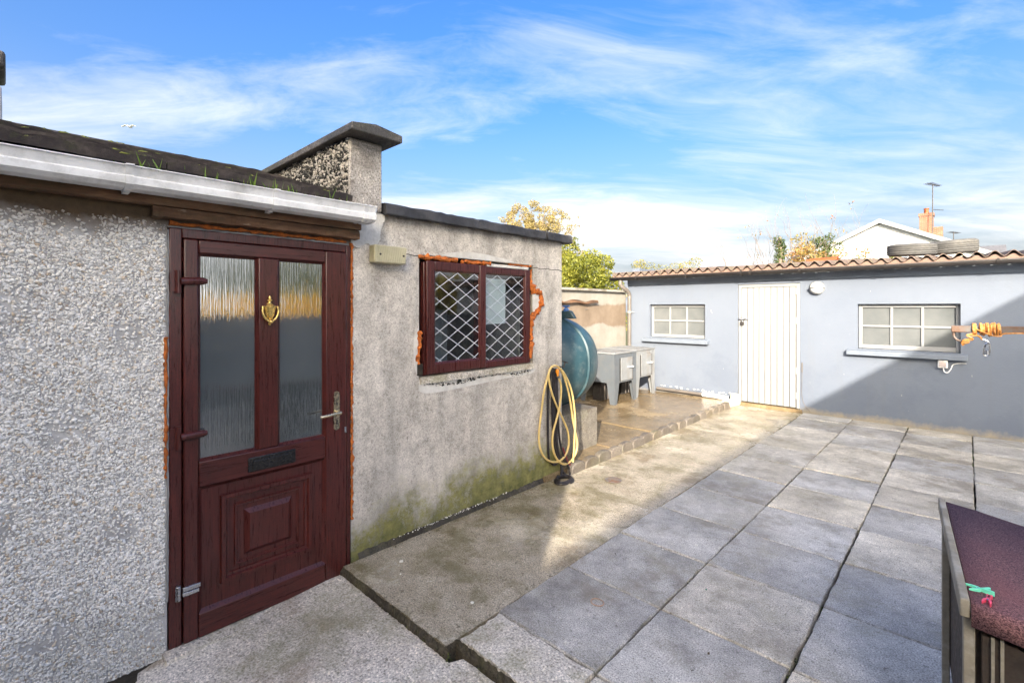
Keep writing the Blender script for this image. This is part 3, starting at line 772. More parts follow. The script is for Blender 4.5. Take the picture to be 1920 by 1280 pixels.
# scalloped edging stones along the pad
edg = thing('scalloped_edging', 'mortared row of small brown scalloped concrete edging stones beside the wet path', 'edging', (-2.70, 5.7, 0))
em = MB(); n = 8; prof = [(-0.108, -0.05), (-0.112, 0.045)] + [(-0.112 * cos(pi * k / n), 0.045 + 0.052 * sin(pi * k / n) ** 0.8) for k in range(1, n)] + [(0.112, 0.045), (0.108, -0.05)]
em.prism([(-0.032, p[0], p[1]) for p in prof], (0.064, 0, 0)); em_o = em.build('edging_stone', CONC_EDGE, None, bevel=0.009)
emesh = em_o.data; first = True
y = 3.72; k = 0
while y < 7.75:
    if k == 0: o = em_o; o.parent = edg; o.location = Vector((-2.695, y, 0)) - wl(edg)
    else:
        o = em_o.copy(); COL.objects.link(o); o.location = Vector((-2.695 + rr.uniform(-.006, .006), y, rr.uniform(-.008, .006))) - wl(edg)
    o.rotation_euler = (rr.uniform(-.05, .05), rr.uniform(-.08, .08), rr.uniform(-.04, .04)); y += 0.2285; k += 1

# ================================================================== LEFT OUTBUILDING
OB = thing('pebbledashed_outbuilding', 'white pebbledashed outbuilding with mossy tiled roof and mahogany half glazed door', 'outbuilding', (-2.9, 0.6, 0))
YD0, YD1, ZD0, ZD1 = 0.517, 1.453, -0.075, 1.945
mb = MB(); wall_grid(mb, [-1.6, YD0, YD1], [-0.20, ZD0, ZD1, 2.15], [(YD0, YD1, ZD0, ZD1), (YD0, YD1, -0.2, ZD0)], WX, WX - 0.22, 'x')
mb.box(WX - 0.215, YD0 + .004, -0.20, WX - 0.01, YD1 - .004, -0.078)
mb.box(-6.2, -1.6, -0.2, -5.98, 1.49, 2.2); mb.box(-5.97, 1.30, -0.2, WX - 0.23, 1.49, 2.14)
mb.build('wall', DASH, OB)
chips_on('pebble_dash', OB, CHIPS, (-0.34, YD0 - 0.006, -0.10, 1.97), (WX, 0, 0), (0, 1, 0), (0, 0, 1), (1, 0, 0), 0.0084, 0.0134, lambda u, v: np.clip(1.35 - np.clip((v - 1.80) / 0.16, 0, 1) * 1.0, 0, 1) * np.clip(1.15 - .75 * np.clip(np.sin(u * 9 + v * 3.1) * np.sin(v * 11 - u * 4) * 1.6 - .5, 0, 1), 0, 1), 3)['kind'] = 'stuff'
# timber band, lintel and soffit under the gutter
mb = MB(); mb.box(WX + 0.002, -1.6, 2.03, WX + 0.075, 1.488, 2.145); mb.build('eaves_board', PEEL, OB, bevel=0.006)
mb = MB(); npt = 48; vs = []; q = random.Random(2)
for k in range(npt + 1):      # lintel with a worn, uneven lower lip
    y = 0.452 + (1.478 - 0.452) * k / npt; lo = 1.975 + q.uniform(-.004, .004); fr = WX + 0.064 + q.uniform(-.004, .004)
    vs += [(WX + .002, y, lo), (fr, y, lo + .004), (fr + .004, y, lo + .03), (fr - .002, y, 2.026), (WX + .002, y, 2.027)]
mb.add(vs, [(i * 5 + k, i * 5 + (k + 1) % 5, i * 5 + 5 + (k + 1) % 5, i * 5 + 5 + k) for i in range(npt) for k in range(5)] + [(0, 1, 2, 3, 4)[::-1], tuple(range(npt * 5, npt * 5 + 5))])
mb.build('lintel', PEEL, OB)
mb = MB(); mb.box(WX - 0.02, -1.6, 2.152, WX + 0.16, 1.488, 2.164); mb.build('soffit', PEEL, OB)

# roof tiles laid in courses up the slope
PT = math.atan(0.29); sx, sz = -cos(PT), sin(PT)
nrm = Vector((sin(PT), 0, cos(PT)))
tm = MB(); L = 0.33; W = 0.298; nseg = 10
def tp(d, w, h): return Vector((sx * d, w, sz * d)) + nrm * h
top = []; bot = []
for i in range(nseg + 1):
    w = -W / 2 + W * i / nseg; hh = 0.010 * abs(math.sin(2 * pi * (i / nseg)))
    top.append([tp(0, w, 0.044 + hh), tp(L, w, 0.012 + hh)]); bot.append([tp(0, w, 0.012), tp(L, w, 0.0)])
vs = [p for t in top for p in t] + [p for t in bot for p in t]; nb = len(top) * 2; fs = []
for i in range(nseg):
    a = 2 * i
    fs += [(a, a + 1, a + 3, a + 2)[::-1], (nb + a, nb + a + 2, nb + a + 3, nb + a + 1)[::-1], (a, a + 2, nb + a + 2, nb + a)[::-1], (a + 1, nb + a + 1, nb + a + 3, a + 3)[::-1]]
fs += [(0, nb, nb + 1, 1)[::-1], (2 * nseg, 2 * nseg + 1, nb + 2 * nseg + 1, nb + 2 * nseg)[::-1]]
tm.add(vs, fs); tme = bpy.data.meshes.new('roof_tile'); tme.from_pydata([tuple(v) for v in tm.v], [], tm.f); tme.update(); tme.materials.append(TILE)
ex, ez = -2.60, 2.168
for c_ in range(7):
    for i in range(11):
        y = -1.6 + W * (i + 0.5)
        if y > 1.27: continue
        d = c_ * 0.248
        o = share(tme, 'roof_tile', (ex + sx * d, y + rr.uniform(-.003, .003), ez + sz * d + rr.uniform(-.004, .004)), OB, (rr.uniform(-.012, .012), rr.uniform(-.012, .012), rr.uniform(-.008, .008)))
mb = MB(); d1 = 1.76; p0 = Vector((ex, -1.6, ez - .03)); p1 = p0 + Vector((sx * d1, 0, sz * d1))
mb.prism([p0 + Vector((-0.02, 0, 0)), p1, p1 - Vector((0, 0, .05)), p0 + Vector((-0.02, 0, -.005))][::1], (0, 3.0, 0))
p2 = p1 + Vector((-1.75, 0, -0.5)); mb.prism([p1 + Vector((-.01, 0, .02)), p2, p2 - Vector((0, 0, .05)), p1 - Vector((.01, 0, .04))], (0, 3.0, 0)); mb.build('roof_deck', SLATE, OB)
ridge = MB()
for k in range(6):
    y0 = -1.6 + 0.49 * k; pr = []
    for q in range(9): a = pi * q / 8; pr.append(Vector((p1.x + 0.11 * cos(a), y0, p1.z + 0.012 + 0.062 * sin(a))))
    for q in range(8, -1, -1): a = pi * q / 8; pr.append(Vector((p1.x + 0.09 * cos(a), y0, p1.z + 0.012 + 0.045 * sin(a))))
    r1 = MB(); r1.prism(pr, (0, 0.48, 0)); r1.build('ridge_tile', CONC_GREY if k == 2 else TILE, OB)
# moss cushions on the tiles
def cushion(mb, c, r, seed):
    q = random.Random(seed); b = len(mb.v); n1, n2 = 8, 4
    for i in range(n2):
        th = (pi / 2) * i / n2
        for k in range(n1):
            a = 2 * pi * k / n1; f = q.uniform(.8, 1.2)
            mb.v.append((c[0] + r * cos(th) * cos(a) * f, c[1] + r * cos(th) * sin(a) * f * 1.2, c[2] + r * .6 * sin(th) * f))
    mb.v.append((c[0], c[1], c[2] + r * .6)); t = len(mb.v) - 1
    for i in range(n2 - 1):
        for k in range(n1): a = b + i * n1 + k; d = b + i * n1 + (k + 1) % n1; mb.f.append((a, d, d + n1, a + n1))
    for k in range(n1): mb.f.append((b + (n2 - 1) * n1 + k, b + (n2 - 1) * n1 + (k + 1) % n1, t))
MOSSC = simple('moss_cushion', (0.14, 0.155, 0.03), 0.95, 0.5, 40, bump=0.8, bscale=180, dirt=(0.22, 0.22, 0.04), dirt_amt=0.8, dscale=20)
mb = MB()
for k in range(150):
    d = rr.choice([0.03, 0.25, 0.5, 0.75, 1.0, 1.25, 1.5, 1.70, 1.72, 1.74]) + rr.uniform(-.03, .03); y = rr.uniform(-.35, 1.35)
    p = Vector((ex, y, ez)) + Vector((sx * d, 0, sz * d)) + nrm * 0.03; cushion(mb, p, rr.uniform(.008, .026) * (1.35 if d > 1.6 else 1), k)
for u, v in ((35, 258), (132, 262), (118, 259)):
    pass
tag(mb.build('moss', MOSSC, OB, smooth=True), kind='stuff')

# parapet at the gable end
PX0, PX1, PY0, PY1 = -4.45, -2.735, 1.432, 1.660
mb = MB(); mb.box(PX0, PY0, 2.168, PX1, PY1, 2.605); par = mb.build('parapet', CONC_PIER, OB, bevel=0.012)
chips_on('parapet_pebble_dash', par, SOOTY, (PX0, PX1 - 0.015, 2.10, 2.60), (0, PY0, 0), (1, 0, 0), (0, 0, 1), (0, -1, 0), 0.0125, 0.019, None, 8)['kind'] = 'stuff'
mb = MB(); mb.prism([(-4.6, 1.385, 2.607), (-4.6, 1.385, 2.655), (-4.6, 1.55, 2.680), (-4.6, 1.735, 2.655), (-4.6, 1.735, 2.607)], (1.985, 0, 0)); mb.build('coping', CONC_DARK, par, bevel=0.008)
mb = MB(); q = random.Random(6); P_ = catmull([(WX, a_, b_) for a_, b_ in ((1.47, 2.02), (1.455, 1.96), (1.50, 1.93), (1.56, 1.965), (1.61, 1.94), (1.65, 2.00), (1.665, 2.08), (1.69, 2.14), (1.66, 2.163), (1.50, 2.163), (1.455, 2.10), (1.47, 2.02))], 5)[:-1]
mb.prism([(WX - .003, p.y + q.uniform(-.004, .004), p.z + q.uniform(-.004, .004)) for p in P_], (.012, 0, 0)); mb.build('mortar_patch', PLASTER, OB)

# white gutter
gx = -2.682
gp = [(gx, 2.158), (gx, 2.086), (gx + .022, 2.070), (gx + .100, 2.070), (gx + .124, 2.084), (gx + .127, 2.108), (gx + .118, 2.116), (gx + .134, 2.156), (gx + .142, 2.158)]
def gutter_piece(y0, y1, grow=0.0, nm='gutter', parent=None, mat=WPLAST, th=0.004):
    m_ = MB(); cx = gx + .066; cz = 2.11; pts = [(cx + (p[0] - cx) * (1 + grow), cz + (p[1] - cz) * (1 + grow)) for p in gp]; n_ = len(pts)
    vs = [(p[0], y0, p[1]) for p in pts] + [(p[0], y1, p[1]) for p in pts]
    m_.add(vs, [(i, i + 1, n_ + i + 1, n_ + i) for i in range(n_ - 1)]); return m_.build(nm, mat, parent, solid=th)
gut = gutter_piece(-1.6, 1.50, 0, 'gutter', OB)
for yb in (-0.75, 0.335, 0.925):
    gutter_piece(yb, yb + 0.028, 0.07, 'gutter_bracket', gut, WPLAST, 0.006)
    m_ = MB(); m_.box(gx - .0, yb + .003, 2.056, gx + .05, yb + .025, 2.064); m_.build('gutter_bracket', WPLAST, gut)
for yb in (1.425, 1.455, 1.492): gutter_piece(yb, yb + 0.014, 0.05, 'gutter_collar', gut, WPLAST, 0.006)
mb = MB(); mb.prism([(p[0], 1.508, p[1]) for p in gp], (0, .006, 0)); mb.build('end_cap', WPLAST, gut)
sp = [(gx + .06 + rr.uniform(-.04, .04), y0 + rr.uniform(-.03, .03), 2.148) for y0 in (0.40, 0.80, 0.86, 0.95, 0.97, 0.99, 1.02, 1.21, .70) for _ in range(3)]
scatter_tufts('gutter_grass', gut, sp, BLADE, 0.042, 12, True, 5)

# ---- door
door = MB()
fx = WX + 0.012
def bx(m_, y0, y1, z0, z1, xf, xb): m_.box(xb, y0, z0, xf, y1, z1)
bx(door, YD0 + .006, YD0 + .058, ZD0 + .004, ZD1 - .004, fx, fx - .07)
bx(door, YD1 - .034, YD1 - .004, ZD0 + .004, ZD1 - .004, fx, fx - .07)
bx(door, YD0 + .058, YD1 - .034, ZD1 - .050, ZD1 - .004, fx, fx - .07)
dr = door.build('door', MAHOG, OB, bevel=0.005)
lf = fx + 0.012
leaf = MB(); y0, y1 = YD0 + .062, YD1 - .037; z0, z1 = ZD0 + .008, ZD1 - .053
Pz0, Pz1 = 0.80, 1.825; PA = (0.641, 0.915); PB = (1.019, 1.284)
bx(leaf, y0, PA[0], z0, z1, lf, lf - .06); bx(leaf, PB[1], y1, z0, z1, lf, lf - .06)
bx(leaf, PA[1], PB[0], Pz0, Pz1, lf, lf - .06)
for ra, rb in ((Pz1, z1), (0.672, Pz0), (z0, 0.052)):
    m_ = MB(); bx(m_, PA[0] + .0008, PB[1] - .0008, ra + .0004, rb - .0004, lf - .0006, lf - .06); m_.build('rail', MAHOG_H, dr, bevel=0.006)
leaf.build('door_leaf', MAHOG, dr, bevel=0.007)
def ring_bead(m_, y0, y1, z0, z1, w, xf, xb):
    """four mitred sloping beads round an opening"""
    o = [(y0, z0), (y1, z0), (y1, z1), (y0, z1)]; i = [(y0 + w, z0 + w), (y1 - w, z0 + w), (y1 - w, z1 - w), (y0 + w, z1 - w)]
    vs = [(xf, a, b) for a, b in o] + [(xb, a, b) for a, b in i] + [(xb - .01, a, b) for a, b in i] + [(xb - .01, a, b) for a, b in o]
    fs = [(k, (k + 1) % 4, 4 + (k + 1) % 4, 4 + k) for k in range(4)] + [(4 + k, 4 + (k + 1) % 4, 8 + (k + 1) % 4, 8 + k) for k in range(4)]
    m_.add(vs, fs)
for (a, b) in (PA, PB):
    m_ = MB(); ring_bead(m_, a, b, Pz0, Pz1, .012, lf - .003, lf - .020); m_.build('glazing_bead', MAHOG, dr)
    m_ = MB(); bx(m_, a + .004, b - .004, Pz0 + .004, Pz1 - .004, lf - .024, lf - .030); m_.build('pane', OBSC, dr)
# lower panel with its stepped raised squares
m_ = MB(); bx(m_, PA[0], PB[1], .052, .672, lf - .016, lf - .05); m_.build('panel', MAHOG, dr)
m_ = MB(); ring_bead(m_, PA[0], PB[1], .052, .672, .016, lf - .001, lf - .0155); m_.build('panel_bead', MAHOG, dr)
def step_frame(y0, y1, z0, z1, w, base, hgt):
    m_ = MB(); o = [(y0, z0), (y1, z0), (y1, z1), (y0, z1)]
    def rg(d, h): return [(base + h, a + (d if k in (0, 3) else -d), b + (d if k in (0, 1) else -d)) for k, (a, b) in enumerate(o)]
    rings = [rg(0, -.004), rg(.004, hgt), rg(w * .55, hgt), rg(w * .7, hgt * .45), rg(w, hgt * .4), rg(w + .003, -.004)]
    vs = [p for r_ in rings for p in r_]; fs = []
    for i in range(len(rings) - 1):
        for k in range(4): fs.append((i * 4 + k, i * 4 + (k + 1) % 4, i * 4 + 4 + (k + 1) % 4, i * 4 + 4 + k))
    m_.add(vs, fs); m_.build('panel_moulding', MAHOG, dr)
pb = lf - .016
step_frame(.736, 1.205, .158, .608, .042, pb, .022)
step_frame(.800, 1.140, .222, .545, .020, pb, .011)
m_ = MB(); m_.prism([(pb, .850, .268), (pb, 1.092, .268), (pb, 1.092, .498), (pb, .850, .498)], (.003, 0, 0))
bm_ = MB(); o4 = [(.846, .262), (1.096, .262), (1.096, .504), (.846, .504)]; i4 = [(.872, .288), (1.070, .288), (1.070, .478), (.872, .478)]
bm_.add([(pb - .002, a, b) for a, b in o4] + [(pb + .018, a, b) for a, b in i4], [(0, 1, 5, 4), (1, 2, 6, 5), (2, 3, 7, 6), (3, 0, 4, 7), (4, 5, 6, 7)]); bm_.build('raised_field', MAHOG, dr)
# letter plate
m_ = MB(); bx(m_, .862, 1.108, .692, .768, lf + .006, lf - .002); lp = m_.build('letterplate', BLACKM, dr, bevel=0.004)
m_ = MB(); bx(m_, .885, 1.085, .708, .750, lf + .011, lf + .0065); m_.build('letterplate', BLACKM, dr, bevel=0.003)
# handle: long back plate and lever
m_ = MB(); yc = 1.349; m_.prism([(lf - .001, yc + .018 * cos(a), 1.040 + .018 * sin(a)) for a in [pi * k / 8 for k in range(9)]] + [(lf - .001, yc - .018 * cos(a), .846 - .018 * sin(a)) for a in [pi * k / 8 for k in range(9)]], (.009, 0, 0))
m_.tube([(lf + .004, yc, .935), (lf + .048, yc, .935)], .010, 12)
m_.tube(catmull([(lf + .048, yc + .006, .935), (lf + .052, yc - .03, .934), (lf + .050, yc - .08, .930), (lf + .044, yc - .115, .927)], 4), [.0105] * 4 + [.010] * 4 + [.009] * 4 + [.008], 12); m_.build('door_handle', NICKEL, dr, smooth=True)
m_ = MB(); m_.lathe([(.0, 0), (.006, 0), (.006, .004), (0, .004)], (lf + .008, yc, .985), (1, 0, 0), 12); m_.box(lf + .0085, yc - .004, .862, lf + .011, yc + .004, .888); m_.build('keyhole', DARKMET, dr)
# urn knocker
m_ = MB(); yk = .967; zk = 1.535
m_.lathe([(.003, -.072), (.006, -.066), (.0045, -.058), (.008, -.050), (.005, -.046), (.014, -.038), (.022, -.018), (.026, .004), (.030, .020), (.033, .026), (.033, .031), (.020, .036), (.008, .046), (.006, .056), (.013, .060), (.013, .064), (.006, .068), (.007, .076), (.003, .086)], (lf + .014, yk, zk), (0, 0, 1), 20)
m_.box(lf - .001, yk - .010, zk - .03, lf + .012, yk + .010, zk + .05)
m_.tube(catmull([(lf + .022, yk - .037, zk + .030), (lf + .026, yk - .040, zk + .0), (lf + .028, yk - .028, zk - .032), (lf + .030, yk, zk - .052), (lf + .028, yk + .028, zk - .032), (lf + .026, yk + .040, zk), (lf + .022, yk + .037, zk + .030)], 5), .0052, 10)
m_.lathe([(0, -.010), (.010, -.006), (.012, 0), (.010, .006), (0, .010)], (lf + .030, yk, zk - .052), (0, 0, 1), 14); m_.build('door_knocker', BRASS, dr, smooth=True)
# flag hinges
for zh in (1.685, .936):
    m_ = MB(); m_.tube([(fx + .012, YD0 + .040, zh - .058), (fx + .012, YD0 + .040, zh + .052)], .0135, 12); m_.box(fx - .002, YD0 + .008, zh - .05, fx + .008, YD0 + .05, zh + .045)
    m_.tube([(lf + .004, YD0 + .050, zh), (lf + .007, YD0 + .14, zh + .004), (lf + .004, YD0 + .158, zh + .004)], [.019, .019, .012], 10); m_.build('hinge', MAHOG, dr, smooth=True)
m_ = MB(); m_.tube([(fx + .012, YD0 + .040, .155), (fx + .012, YD0 + .040, .225)], .012, 12); m_.box(lf, YD0 + .056, .168, lf + .010, YD0 + .125, .186); m_.box(lf, YD0 + .056, .192, lf + .012, YD0 + .130, .212); m_.build('hinge', STEEL, dr, bevel=.002)
m_ = MB(); m_.box(lf - .002, YD1 - .052, .80, lf + .003, YD1 - .041, .835); m_.build('hinge', STEEL, dr)
# sealant and foam round the frame
m_ = MB(); lumpy(m_, [(WX + .006, YD0 + .002, .16), (WX + .007, YD0 + .003, 1.93)], .0042, .25, 6, .02, 4); m_.build('sealant', WPAINT, dr); m_ = MB(); lumpy(m_, [(WX + .006, YD0, 1.945), (WX + .008, YD1, 1.945)], .004, .3, 6, .02, 8); m_.build('sealant', WPAINT, dr)
m_ = MB(); lumpy(m_, [(WX + .003, YD1 + .006, .25), (WX + .004, YD1 + .005, 1.93), (WX + .010, YD1 - .002, 1.955)], .0085, .5, 8, .016, 5); m_.build('foam_bead', FOAM, dr, smooth=True)
m_ = MB(); lumpy(m_, [(WX + .008, YD0 - .006, .75), (WX + .008, YD0 - .006, 1.42)], .0062, .6, 8, .016, 6); m_.build('foam_bead', FOAM, dr, smooth=True); m_ = MB(); lumpy(m_, [(WX + .008, YD0 + .01, 1.962), (WX + .008, YD1 - .03, 1.962)], .009, .5, 8, .02, 7); m_.build('foam_bead', FOAM, dr, smooth=True)
# concrete threshold
m_ = MB(); grid_slab(m_, WX + .003, WX + .085, YD0 - .02, 1.375, -.068, .05, 4, 30, .004, 9, .004); m_.build('doorstep', CONC_LAND, OB, smooth=True)

# ================================================================== BLOCK OUTHOUSE
EX = thing('block_outhouse', 'low flat roofed outhouse of bare weathered grey render with lattice window', 'outhouse', (-3.4, 2.5, 0))
WY0, WY1, WZ0, WZ1 = 1.963, 3.170, 1.055, 1.928
rag = random.Random(5)
mb = MB(); wall_grid(mb, [1.4545, WY0, WY1, 3.58], [-0.12, WZ0, WZ1, 2.165], [(WY0, WY1, WZ0, WZ1)], WX, WX - .14, 'x')
mb.box(-4.60, 3.44, -.12, WX - .143, 3.579, 2.165); mb.box(-4.60, 1.53, -.12, -4.46, 3.437, 2.165); mb.box(-4.455, 1.53, -.12, WX - .143, 1.62, 1.94)
mb.build('wall', RENDER, EX)
mb = MB(); mb.box(-4.45, 1.625, -.1, WX - .145, 3.435, .02); mb.build('floor', CONC_GREY, EX)
mb = MB(); mb.box(-4.66, 1.668, 2.168, WX - .01, 3.63, 2.225); mb.build('roof', BITUMEN, EX)
def wobble_bar(name, y0, y1, mat, parent):
    """felt roof edge: turned down over a batten, not quite straight"""
    q = random.Random(int(y0 * 10)); n = max(4, int((y1 - y0) / .05)); m_ = MB(); vs = []
    for i in range(n + 1):
        y = y0 + (y1 - y0) * i / n; dz = q.uniform(-.004, .004); dx = q.uniform(-.004, .004)
        for (x, z) in ((WX + .004, 2.166), (WX + .050, 2.158), (WX + .058, 2.166), (WX + .052, 2.222), (WX + .040, 2.236), (WX - .04, 2.242), (WX - .06, 2.226)): vs.append((x + dx, y, z + dz))
    fs = []
    for i in range(n):
        for k in range(7): a = i * 7 + k; b = i * 7 + (k + 1) % 7; fs.append((a, b, b + 7, a + 7))
    fs += [tuple(range(7))[::-1], tuple(range(n * 7, n * 7 + 7))]; m_.add(vs, fs); return m_.build(name, mat, parent)
wobble_bar('roof_edging', 1.672, 3.285, BITUMEN, EX); wobble_bar('roof_edging', 3.312, 3.675, BITUMEN, EX)
m_ = MB(); m_.box(-4.66, 3.585, 2.160, WX + .05, 3.668, 2.232); m_.build('roof_edging', BITUMEN, EX)
# mortar fillet at the foot of the wall, flaking
m_ = MB(); q = random.Random(4); vs = []; n = 90
for i in range(n + 1):
    y = 1.50 + (3.56 - 1.50) * i / n
    w = .014 + .008 * math.sin(i * .37) + q.uniform(-.006, .006); h = .018 + q.uniform(-.006, .006)
    vs += [(WX - .002, y, h + .012), (WX + w * .6, y, h), (WX + w + .012, y, -.01)]
m_.add(vs, [(a, a + 1, a + 4, a + 3) for i in range(n) for a in (i * 3, i * 3 + 1)]); m_.build('mortar_fillet', CONC_RISER, EX)
sp = [(WX + .035 + rr.uniform(-.01, .018), 1.5 + 2.0 * rr.random() ** .8, .028 + rr.uniform(0, .012)) for _ in range(300)]
r_ = np.random.default_rng(6)
chips_on('flaked_grit', EX, SCRAP, (1.6, 3.3, .022, .036), (WX + .010, 0, 0), (0, 1, 0), (0, 0, 1), (1, 0, 0), .006, .009, lambda u, v: .30 * (np.sin(u * 4.0 - 1.5) + .9).clip(0, 1), 15)['kind'] = 'stuff'
# crack along the lintel line
m_ = MB(); c = [(WX + .0005, 1.84 + .0, 1.925)]
pts = [(WX + .001, 3.165 + .41 * k / 8, 1.905 + .006 * math.sin(k * 2.1)) for k in range(9)]; m_.tube(pts, .0028, 5)
pts = [(WX + .001, 1.84 + .12 * k / 4, 1.918 + .004 * math.sin(k * 1.7)) for k in range(5)]; m_.tube(pts, .0025, 5); m_.build('crack', SOIL, EX)
# plaster broken away round the opening
def blob_patch(name, pts, mat, parent, x=WX, th=.006, seed=0):
    q = random.Random(seed); m_ = MB(); P = catmull([(x, a + q.uniform(-.004, .004), b + q.uniform(-.004, .004)) for a, b in pts + [pts[0]]], 5)[:-1]
    m_.prism([(x - .003, p.y, p.z) for p in P], (th, 0, 0)); return m_.build(name, mat, parent)
blob_patch('plaster_patch', [(2.14, 1.932), (2.3, 1.975), (2.5, 1.980), (2.75, 1.966), (2.9, 1.935)], PLASTER, EX, seed=2)
blob_patch('plaster_patch', [(1.962, 1.43), (1.925, 1.36), (1.915, 1.25), (1.93, 1.15), (1.962, 1.10)], PLASTER, EX, seed=3)
blob_patch('plaster_patch', [(1.96, 1.05), (2.3, 1.045), (2.8, 1.035), (3.16, 1.03), (3.15, .985), (2.8, .975), (2.4, .960), (2.1, .945), (1.97, .97)], PLASTER, EX, th=.004, seed=4)
chips_on('flaked_grit', EX, SOOTY, (1.98, 3.15, .985, 1.03), (WX + .002, 0, 0), (0, 1, 0), (0, 0, 1), (1, 0, 0), .010, .015, lambda u, v: .75 * np.exp(-((v - 1.012 + .015 * np.sin(u * 9)) / .012) ** 2), 16)['kind'] = 'stuff'
# concrete sill
m_ = MB(); grid_slab(m_, WX - .13, WX + .018, WY0 + .004, WY1 - .004, 1.074, .05, 5, 40, .004, 8, .003); m_.build('sill', CONC_LAND, EX, smooth=True)
# window: frame, opening sash, panes, stuck-on lead lattice
fy0, fy1, fz0, fz1, fm = 2.000, 3.130, 1.080, 1.880, 2.555
wx = WX + .004
wf = MB()
bx(wf, fy0, fy0 + .045, fz0, fz1, wx, wx - .07); bx(wf, fy1 - .062, fy1, fz0, fz1, wx, wx - .07)
bx(wf, fm - .030, fm + .030, fz0 + .05, fz1 - .05, wx, wx - .07)
bx(wf, fy0 + .045, fy1 - .062, fz0, fz0 + .05, wx, wx - .07); bx(wf, fy0 + .045, fy1 - .062, fz1 - .05, fz1, wx, wx - .07)
win = wf.build('window', MAHOG, EX, bevel=.005)
sw = MB(); sx_ = wx + .020; a0, a1, b0, b1 = fy0 + .012, fm + .028, fz0 + .010, fz1 + .008
bx(sw, a0, a0 + .072, b0, b1, sx_, wx + .001); bx(sw, a1 - .066, a1, b0, b1, sx_, wx + .001)
bx(sw, a0 + .072, a1 - .066, b0, b0 + .070, sx_, wx + .001); bx(sw, a0 + .072, a1 - .066, b1 - .064, b1, sx_, wx + .001); sw.build('sash', MAHOG, win, bevel=.006)
GP = [((a0 + .072, a1 - .066, b0 + .070, b1 - .064), wx + .008), ((fm + .030, fy1 - .062, fz0 + .050, fz1 - .05), wx - .020)]
for (y0, y1, z0, z1), xg in GP:
    m_ = MB(); ring_bead(m_, y0, y1, z0, z1, .009, xg + .010, xg + .001); m_.build('glazing_bead', MAHOG, win)
    m_ = MB(); bx(m_, y0 + .002, y1 - .002, z0 + .002, z1 - .002, xg, xg - .004); m_.build('pane', CLEAR, win)
    # diamonds: two families of slanting strips clipped to the pane
    dw, dh = .167, .106
    def clip_line(c, sgn):
        pts = []
        for y in (y0 + .008, y1 - .008):
            z = z0 + sgn * (y - y0) * dh / dw + c
            if z0 + .008 <= z <= z1 - .008: pts.append((y, z))
        for z in (z0 + .008, z1 - .008):
            y = y0 + (z - z0 - c) * dw / dh * sgn
            if y0 + .008 < y < y1 - .008: pts.append((y, z))
        return sorted(pts)[:2] if len(pts) >= 2 else None
    hgt = z1 - z0 + (y1 - y0) * dh / dw
    for sgn in (1, -1):
        c = (-(y1 - y0) * dh / dw if sgn > 0 else 0) + .05
        while c < (z1 - z0 if sgn > 0 else hgt):
            pr = clip_line(c, sgn)
            if pr and math.dist(*pr) > .03:
                (ya, za), (yb, zb) = pr; d = Vector((0, yb - ya, zb - za)).normalized(); nn = Vector((0, -d.z, d.y)) * .0026; off = .0006 if sgn > 0 else .0012
                m_ = MB(); m_.prism([Vector((xg + .0004, ya, za)) + nn, Vector((xg + .0004, ya, za)) - nn, Vector((xg + .0004, yb, zb)) - nn, Vector((xg + .0004, yb, zb)) + nn], (off + .0006, 0, 0)); m_.build('lead_strip', LEAD, win)
            c += dh
# foam squeezed out round the frame
m_ = MB(); lumpy(m_, [(WX + .001, 1.955, 1.912), (WX + .001, 2.10, 1.909), (WX - .001, 2.30, 1.906)], .016, .55, 9, .02, 21); m_.build('foam_bead', FOAM, EX, smooth=True)
m_ = MB(); lumpy(m_, [(WX - .006, 2.36, 1.908), (WX - .008, 2.50, 1.906), (WX - .008, 2.66, 1.908)], .014, .6, 8, .02, 22); m_.build('foam_bead', FOAM, EX, smooth=True)
m_ = MB(); lumpy(m_, [(WX - .008, 2.86, 1.917), (WX - .008, 3.15, 1.917)], .008, .6, 8, .02, 27); m_.build('foam_bead', FOAM, EX, smooth=True)
m_ = MB(); m_.box(WX - .05, 2.62, 1.884, WX - .006, 3.12, 1.910); m_.build('plaster_patch', PLASTER, EX, bevel=.004)
def pw(u, v): p = at(u, v, x=WX); return (p.y, p.z)
m_ = MB(); lumpy(m_, [(WX + .004,) + pw(*q_) for q_ in ((997, 535), (1000, 545), (1012, 549), (1014, 562), (1012, 578), (1002, 588), (996, 596))], .023, .35, 10, .016, 23)
lumpy(m_, [(WX + .002,) + pw(*q_) for q_ in ((996, 596), (995, 640), (994, 672))], .017, .5, 9, .016, 24); lumpy(m_, [(WX - .002,) + pw(*q_) for q_ in ((996, 505), (996, 540))], .010, .5, 8, .02, 25); m_.build('foam_bead', FOAM, EX, smooth=True)
m_ = MB(); lumpy(m_, [(WX + .002, 1.972, 1.40), (WX + .004, 1.962, 1.30), (WX + .004, 1.950, 1.22), (WX + .003, 1.958, 1.16)], .014, .5, 9, .02, 26); m_.build('foam_bead', FOAM, EX, smooth=True)
m_ = MB(); m_.box(WX - .03, 1.945, 1.085, WX + .006, 1.992, 1.165); m_.build('packer', SOIL, EX, bevel=.004)
blob_patch('plaster_patch', [pw(998, 550), pw(1009, 553), pw(1010, 575), pw(999, 583)], PLASTER, EX, seed=9)
